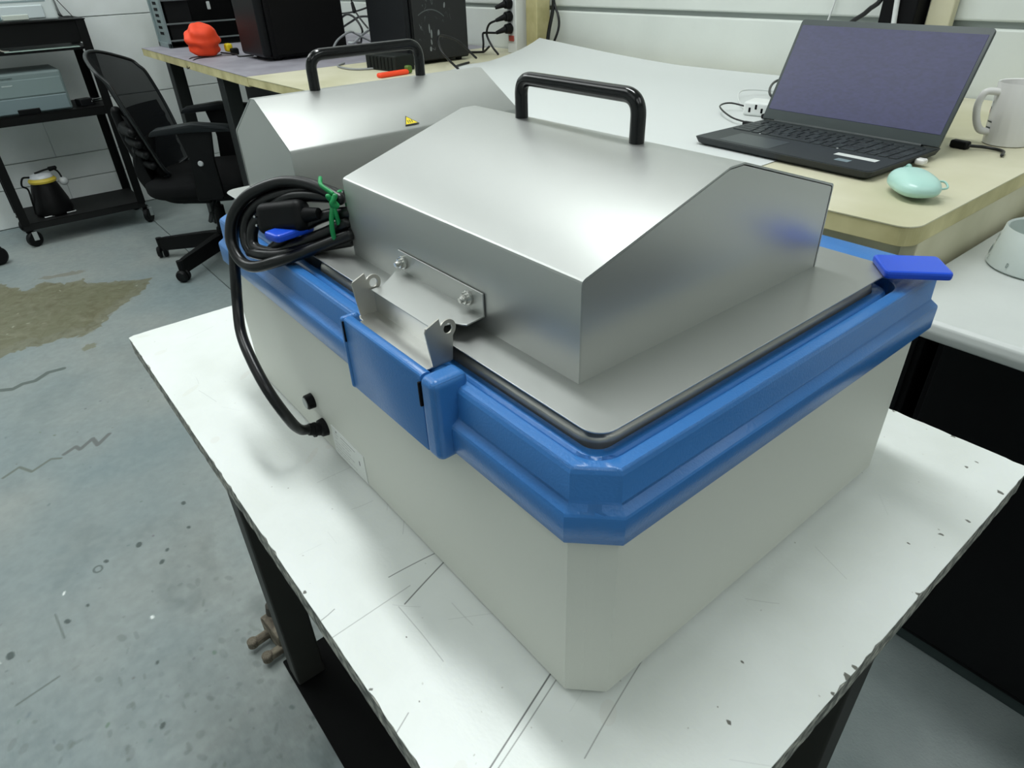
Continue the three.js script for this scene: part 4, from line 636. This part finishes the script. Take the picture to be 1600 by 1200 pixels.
// ---------------------------------------------------------------- black trolley by the far wall
{
  const t = thing('trolley', 'black steel trolley on castors with printers on its shelves against the far wall', 'trolley', L(4.18, 0.195, 0));
  const lu = (u) => u - 4.18, lv = (v) => v - 0.195, V0 = -0.105, V1 = 0.495, U0 = 4.0, U1 = 4.36, hh = (h) => h + T;
  for (const [u, su] of [[U0, 1], [U1, -1]]) for (const [v, sv] of [[V0, 1], [V1, -1]]) part('post', [box(lu(u), lu(u + su * 0.004), lv(v), lv(v + sv * 0.04), hh(-0.66), hh(0.245), 0.001), box(lu(u), lu(u + su * 0.04), lv(v), lv(v + sv * 0.004), hh(-0.66), hh(0.245), 0.001)], M.cart, t);
  const shelf = (h, lip, m = M.cart) => part('shelf', [box(lu(U0 + 0.004), lu(U1 - 0.004), lv(V0 + 0.004), lv(V1 - 0.004), hh(h) - 0.004, hh(h), 0.001), box(lu(U0 + 0.004), lu(U0 + 0.007), lv(V0 + 0.004), lv(V1 - 0.004), hh(h) - lip, hh(h), 0.001), box(lu(U1 - 0.007), lu(U1 - 0.004), lv(V0 + 0.004), lv(V1 - 0.004), hh(h) - lip, hh(h), 0.001)], m, t);
  part('shelf', [box(lu(U0 - 0.004), lu(U1 + 0.004), lv(V0 - 0.004), lv(V1 + 0.004), hh(0.245), hh(0.25), 0.001), box(lu(U0 + 0.012), lu(U0 + 0.016), lv(V0 + 0.004), lv(V1 - 0.03), hh(0.15), hh(0.245), 0.001)], M.cart, t);
  shelf(0.128, 0.01); shelf(-0.145, 0.04); shelf(-0.65, 0.035, std(0x1b1c1c, 0.6));
  for (const [u, v, a] of [[U0 + 0.03, V0 + 0.02, 0.5], [U0 + 0.03, V1 - 0.01, 0.9], [U1 - 0.03, V0 + 0.02, 0.4], [U1 - 0.03, V1 - 0.02, 0.3]]) {
    const c = part('castor', [box(lu(u - 0.02), lu(u + 0.02), lv(v - 0.02), lv(v + 0.02), 0.09, hh(-0.6845), 0.002), cyl(L(lu(u), lv(v), 0.074), L(lu(u), lv(v), 0.092), 0.012, 0.016, 14)], M.cart, t);
    const d = [Math.sin(a) * 0.03, Math.cos(a) * 0.03], cx = lu(u) - d[0] * 0.3, cv = lv(v) + d[1] * 0.5, nx = [Math.cos(a), -Math.sin(a)];
    part('wheel', cyl(L(cx - nx[0] * 0.013, cv - nx[1] * 0.013, 0.04), L(cx + nx[0] * 0.013, cv + nx[1] * 0.013, 0.04), 0.04, 0.04, 28, 0.005), M.rubber, c);
    for (const s of [-1, 1]) part('fork', [box(cx + nx[0] * 0.017 * s - 0.002, cx + nx[0] * 0.017 * s + 0.002, cv + nx[1] * 0.017 * s - 0.012, cv + nx[1] * 0.017 * s + 0.012, 0.034, 0.08, 0.001)], M.chrome, c);
  }
}
{
  const t = thing('printer', 'white office printer on the top of the black trolley', 'printer', L(4.19, 0.06, 0.25 + T)); const pw = std(0xd3dbda, 0.45);
  part('case', box(-0.175, 0.15, -0.33, 0.335, 0.0, 0.24, 0.012, 3), pw, t);
  part('tray_front', box(-0.183, -0.173, -0.32, 0.28, 0.012, 0.065, 0.004), std(0xcad4d6, 0.45), t); part('tray_slot', box(-0.184, -0.17, -0.3, 0.1, 0.008, 0.028, 0.002), std(0x6d8688, 0.6), t); part('hand_recess', box(-0.187, -0.18, 0.105, 0.21, 0.008, 0.03, 0.004), std(0xc2c9c0, 0.5), t); part('front_seam', box(-0.1765, -0.1745, -0.32, 0.3, 0.078, 0.086, 0.001), std(0x8fa0a2, 0.6), t);
  const g = thing('wire_basket', 'small dark wire basket on the trolley top beside the white printer', 'basket', L(4.16, 0.425, 0.25 + T)); const w = [];
  for (let i = 0; i < 5; i++) w.push(tube([L(-0.03 + i * 0.03, -0.012, 0.1), L(-0.03 + i * 0.03, 0.0, 0.012), L(-0.03 + i * 0.03, 0.045, 0.003)], 0.0016, 16, 6)); w.push(tube([L(-0.04, -0.012, 0.1), L(0.1, -0.012, 0.1)], 0.002, 8, 6), tube([L(-0.04, 0.045, 0.003), L(0.1, 0.045, 0.003)], 0.002, 8, 6), tube([L(-0.035, -0.012, 0.1), L(-0.035, 0.045, 0.003)], 0.002, 8, 6));
  part('wires', w, M.deskLeg, g);
}
{
  const t = thing('printer', 'grey laser printer with faint lettering on the middle trolley shelf', 'printer', L(4.18, 0.13, -0.145 + T)); const pg = std(0x7d8d8d, 0.5);
  part('case', box(-0.15, 0.15, -0.21, 0.19, 0.0, 0.185, 0.012, 3), pg, t);
  part('paper_tray', box(-0.156, -0.148, -0.2, 0.18, 0.008, 0.075, 0.004), std(0x75868a, 0.5), t); part('tray_pull', box(-0.162, -0.154, -0.05, 0.045, -0.0, 0.026, 0.004), M.black, t);
  part('upper_panel', box(-0.154, -0.148, -0.2, 0.18, 0.08, 0.155, 0.003), std(0x7f9090, 0.5), t);
  const tx = canvasTex(256, 64, (g) => { g.clearRect(0, 0, 256, 64); g.fillStyle = '#20302f'; for (let x = 6; x < 250; x += 20) { g.globalAlpha = rr(0.7, 1); g.fillRect(x, 14, rr(11, 17), rr(24, 36)); } });
  const tx2 = canvasTex(256, 64, (g) => { g.clearRect(0, 0, 256, 64); g.fillStyle = '#c4d0cd'; for (let x = 6; x < 250; x += 26) { g.globalAlpha = rr(0.6, 0.95); g.fillRect(x, 12, rr(14, 20), rr(30, 42)); } });
  const dec = (v0, v1, h0, h1, tex) => { const q = new THREE.PlaneGeometry(v1 - v0, h1 - h0); q.translate((v0 + v1) / 2, (h0 + h1) / 2, 0.1565); part('lettering', q, std(0xffffff, 0.5, 0, { map: tex, transparent: true, alphaTest: 0.3 }), t); };
  dec(-0.1, -0.02, 0.158, 0.169, tx); dec(-0.075, -0.03, 0.128, 0.138, tx2);
  const s = thing('metal_gadget', 'small silver and black gadget at the right end of the middle trolley shelf', 'gadget', L(4.1, 0.41, -0.145 + T), 0.3);
  part('case', box(-0.03, 0.03, -0.06, 0.01, 0, 0.034, 0.005), std(0x1a1b1d, 0.4), s); part('clip', [box(-0.032, 0.02, -0.005, 0.055, 0.012, 0.022, 0.004), box(-0.034, -0.02, 0.0, 0.06, 0.024, 0.03, 0.002)], M.chrome, s);
  const p = thing('folded_paper', 'pale folded paper on the upper trolley shelf', 'paper', L(4.06, -0.01, 0.128 + T)); part('sheet', [box(-0.05, 0.1, -0.1, 0.1, 0.0, 0.014, 0.004), box(-0.045, 0.08, -0.09, 0.08, 0.014, 0.03, 0.006)], std(0xc9c8be, 0.8), p);
  solo('cable', tube([L(4.02, -0.12, T + 0.16), L(4.015, -0.04, T + 0.165), L(4.01, 0.03, T + 0.178), L(4.01, 0.08, T + 0.166), L(4.015, 0.11, T + 0.138), L(4.02, 0.14, T + 0.132)], 0.004, 50), std(0x9a988e, 0.5), 'grey cable arching over the folded paper on the upper trolley shelf', 'cable');
  solo('card_sheet', box(4.008, 4.1, 0.12, 0.44, T + 0.1282, T + 0.1325, 0.001), std(0xa9c0b6, 0.6), 'thin pale green card lying along the upper trolley shelf', 'card');
}
{
  const t = thing('pump', 'small black pump with a yellow and white top on the bottom trolley shelf', 'pump', L(4.12, 0.07, -0.65 + T), 0.1);
  part('motor', lathe([[0, 0.008], [0.088, 0.008], [0.092, 0.02], [0.086, 0.07], [0.066, 0.14], [0.056, 0.17], [0, 0.17]], 36), std(0x0c0c0d, 0.45), t);
  part('collar', lathe([[0.05, 0.165], [0.064, 0.168], [0.066, 0.178], [0.056, 0.19], [0.04, 0.192]], 32), std(0xc8b23c, 0.5), t, 'yellow ring');
  part('cap', lathe([[0, 0.212], [0.03, 0.212], [0.05, 0.204], [0.056, 0.192], [0.05, 0.186], [0, 0.186]], 32), std(0xc8ccd0, 0.35), t);
  part('knob', new THREE.SphereGeometry(0.021, 20, 14).translate(0.09, 0.155, 0.02), std(0xb9bcbc, 0.5), t);
  part('hose', [tube([L(0, -0.05, 0.2), L(-0.02, -0.085, 0.205), L(-0.02, -0.1, 0.17), L(-0.01, -0.08, 0.145), L(-0.02, -0.085, 0.09), L(-0.01, -0.09, 0.02)], 0.0045, 60), tube([L(0.0, -0.02, 0.215), L(0.0, 0.04, 0.224), L(0.0, 0.07, 0.218), L(0, 0.085, 0.2), L(-0.01, 0.09, 0.17)], 0.0045, 50)], M.rubber, t);
  part('valve', cyl(L(0, 0.045, 0.222), L(0, 0.085, 0.226), 0.012, 0.009, 14, 0.003), M.black, t);
  for (const [u, v] of [[-0.07, -0.045], [-0.07, 0.06], [0.06, -0.05], [0.06, 0.06]]) part('foot', [box(u - 0.012, u + 0.012, v - 0.025, v + 0.025, 0, 0.011, 0.004)], M.chrome, t);
}
{ // castor of another chair cut by the left edge of the picture
  const t = thing('castor_wheel', 'black twin castor wheel on the floor at the left edge in front of the trolley', 'castor', L(3.86, -0.255, 0), 0.3);
  for (const s of [-1, 1]) part('wheel', cyl(L(0.004 * s, 0, 0.045), L(0.03 * s, 0, 0.045), 0.045, 0.042, 28, 0.008), M.rubber, t);
  part('hood', [box(-0.02, 0.02, -0.03, 0.03, 0.05, 0.093, 0.014, 3), cyl(L(0, -0.01, 0.09), L(0, -0.01, 0.13), 0.011, 0.011, 14)], M.black, t); part('arm', box(-0.02, 0.02, -0.32, 0.01, 0.11, 0.14, 0.01, 3), M.black, t);
}

// ---------------------------------------------------------------- office chair
{
  const t = thing('office_chair', 'black swivel office chair with curved mesh back and armrests beside the desks', 'chair', L(3.17, 0.66, 0), -0.52);
  // local: +v is forward
  const R = 0.335;
  for (let k = 0; k < 5; k++) {
    const a = -0.174 + k * Math.PI * 2 / 5, d = (r, h) => L(Math.cos(a) * r, Math.sin(a) * r, h), n = [-Math.sin(a), Math.cos(a)];
    const leg = part('leg', loft([[0.02, 0.05, 0.115, 0.03], [0.1, 0.046, 0.112, 0.026], [R - 0.03, 0.03, 0.092, 0.016], [R, 0.024, 0.086, 0.014]].map(([r, h0, h1, w]) => [[-w, h0], [w, h0], [w * 0.7, h1], [-w * 0.7, h1]].map(([s, h]) => L(Math.cos(a) * r + n[0] * s, Math.sin(a) * r + n[1] * s, h + 0.01))), { capEnd: true, capStart: true }), M.chairPlastic, t);
    const wx = 0.5 + k; for (const s of [-1, 1]) { const q = [Math.cos(wx) * 0.013 * s, Math.sin(wx) * 0.013 * s], c = d(R, 0.029); const off = L(q[0], q[1], 0); part('castor', cyl(c.clone().addScaledVector(off, 0.3), c.clone().addScaledVector(off, 1.9), 0.029, 0.026, 24, 0.005), M.rubber, leg); }
    part('castor_stem', cyl(d(R, 0.035), d(R, 0.1), 0.012, 0.014, 14), M.chairPlastic, leg);
  }
  part('hub', cyl(L(0, 0, 0.05), L(0, 0, 0.15), 0.04, 0.034, 24, 0.006), M.chairPlastic, t);
  part('gas_column', [cyl(L(0, 0, 0.14), L(0, 0, 0.25), 0.026, 0.026, 20), cyl(L(0, 0, 0.24), L(0, 0, 0.3), 0.016, 0.016, 16)], M.chairPlastic, t);
  part('mechanism', [box(-0.07, 0.07, -0.14, 0.1, 0.285, 0.345, 0.012)], M.black, t);
  part('lever', [tube([L(-0.05, 0.03, 0.315), L(-0.14, 0.03, 0.305), L(-0.2, 0.02, 0.265)], 0.006, 20), cyl(L(-0.19, 0.021, 0.273), L(-0.235, 0.015, 0.245), 0.011, 0.009, 14, 0.003)], M.deskLeg, t);
  const seat = new THREE.SphereGeometry(1, 48, 24), sp = seat.attributes.position;
  for (let i = 0; i < sp.count; i++) { const x = sp.getX(i), y = sp.getY(i), z = sp.getZ(i), q = (a) => Math.sign(a) * Math.abs(a) ** 0.62; sp.setXYZ(i, q(x) * 0.255, 0.392 + (y > 0 ? q(y) * 0.045 : q(y) * 0.062) + (x > 0.7 ? -(x - 0.7) * 0.06 : 0), q(z) * 0.265); }
  seat.computeVertexNormals(); part('seat', seat, M.fabric, t);
  // back: grid surface, cupped, with a tube round it
  const BW = 0.235, pt = (a, b) => { // a -1..1 across (u), b 0..1 up
    const w = BW * (0.72 + 0.34 * Math.sin(Math.min(1, b * 1.25) * 1.75) - 0.12 * b * b), h = 0.4 + b * 0.53 + (b > 0.8 ? -(a * a) * 0.06 * (b - 0.8) / 0.2 : 0) + (b < 0.15 ? a * a * 0.05 * (0.15 - b) / 0.15 : 0);
    const lean = -0.2 - 0.02 * Math.sin(b * 3) - 0.14 * b * b, cup = 0.085 * a * a;
    return L(a * w, lean + cup, h);
  };
  const na = 20, nb = 24, pos = [], idx = []; for (let j = 0; j <= nb; j++) for (let i = 0; i <= na; i++) pos.push(...pt(i / na * 2 - 1, j / nb).toArray());
  for (let j = 0; j < nb; j++) for (let i = 0; i < na; i++) { const k = j * (na + 1) + i; idx.push(k, k + 1, k + na + 1, k + 1, k + na + 2, k + na + 1); }
  const bg = new THREE.BufferGeometry(); bg.setAttribute('position', new THREE.Float32BufferAttribute(pos, 3)); bg.setIndex(idx); bg.computeVertexNormals();
  part('mesh_back', bg, std(0x15181a, 0.8, 0, { side: THREE.DoubleSide, transparent: true, opacity: 0.9 }), t, 'dark see-through mesh back');
  const edge = []; for (let i = 0; i <= 10; i++) edge.push(pt(-1, i / 10)); for (let i = 1; i <= 8; i++) edge.push(pt(-1 + i / 4, 1)); for (let i = 1; i <= 10; i++) edge.push(pt(1, 1 - i / 10)); for (let i = 1; i < 8; i++) edge.push(pt(1 - i / 4, 0));
  part('back_frame', tube(edge, 0.007, 160, 10, true), std(0x14181a, 0.35), t);
  const lg = []; for (const h of [0.18, 0.27, 0.36, 0.45]) lg.push(tube([-0.95, -0.5, 0, 0.5, 0.95].map((a) => pt(a, h).add(L(0, -0.045 + 0.02 * a * a, 0))), 0.018, 30, 8)); lg.push(tube([pt(0, 0.55).add(L(0, -0.05, 0)), pt(0, 0.3).add(L(0, -0.07, 0)), pt(0, 0.02).add(L(0, -0.05, 0)), L(0, -0.18, 0.33), L(0, -0.08, 0.32)], 0.024, 40, 10));
  part('back_support', lg, M.chairPlastic, t);
  part('back_shell', along(roundPoly([[-0.215, 0.6], [-0.262, 0.52], [-0.268, 0.44], [-0.235, 0.36], [-0.15, 0.312], [0.02, 0.3], [0.02, 0.335], [-0.13, 0.35], [-0.195, 0.4], [-0.215, 0.47]], 0.03), -0.15, 0.15, 0.012), M.chairPlastic, t);
  const pg = []; { const n2 = 10, p2 = [], i2 = []; for (let j = 0; j <= n2; j++) for (let i = 0; i <= n2; i++) p2.push(...pt((i / n2 * 2 - 1) * 0.94, 0.02 + j / n2 * 0.55).add(L(0, -0.012, 0)).toArray()); for (let j = 0; j < n2; j++) for (let i = 0; i < n2; i++) { const k = j * (n2 + 1) + i; i2.push(k, k + 1, k + n2 + 1, k + 1, k + n2 + 2, k + n2 + 1); } const q = new THREE.BufferGeometry(); q.setAttribute('position', new THREE.Float32BufferAttribute(p2, 3)); q.setIndex(i2); q.computeVertexNormals(); pg.push(q); }
  part('lumbar_pad', pg[0], std(0x0c0d0e, 0.85, 0, { side: THREE.DoubleSide }), t);
  for (const s of [-1, 1]) {
    const arm = part('armrest', along(roundPoly([[-0.12, 0.63], [-0.1, 0.655], [0.06, 0.672], [0.2, 0.655], [0.22, 0.632], [0.06, 0.638]], 0.012), s * 0.255 - 0.035, s * 0.255 + 0.035, 0.008), std(0x1c2022, 0.45), t);
    part('arm_post', [along(roundPoly([[0.0, 0.36], [0.015, 0.52], [-0.01, 0.64], [0.13, 0.64], [0.112, 0.52], [0.115, 0.36]], 0.01), s * 0.262 - 0.012, s * 0.262 + 0.012, 0.004), box(Math.min(s * 0.1, s * 0.272), Math.max(s * 0.1, s * 0.272), 0.0, 0.11, 0.35, 0.385, 0.008)], M.chairPlastic, arm);
    part('adjust_button', cyl(L(s * 0.276 - s * 0.003, 0.055, 0.51), L(s * 0.282, 0.055, 0.51), 0.012, 0.01, 20, 0.002), std(0xb4b8b8, 0.4), arm, 'pale round button');
  }
}
renderer.render(scene, camera);
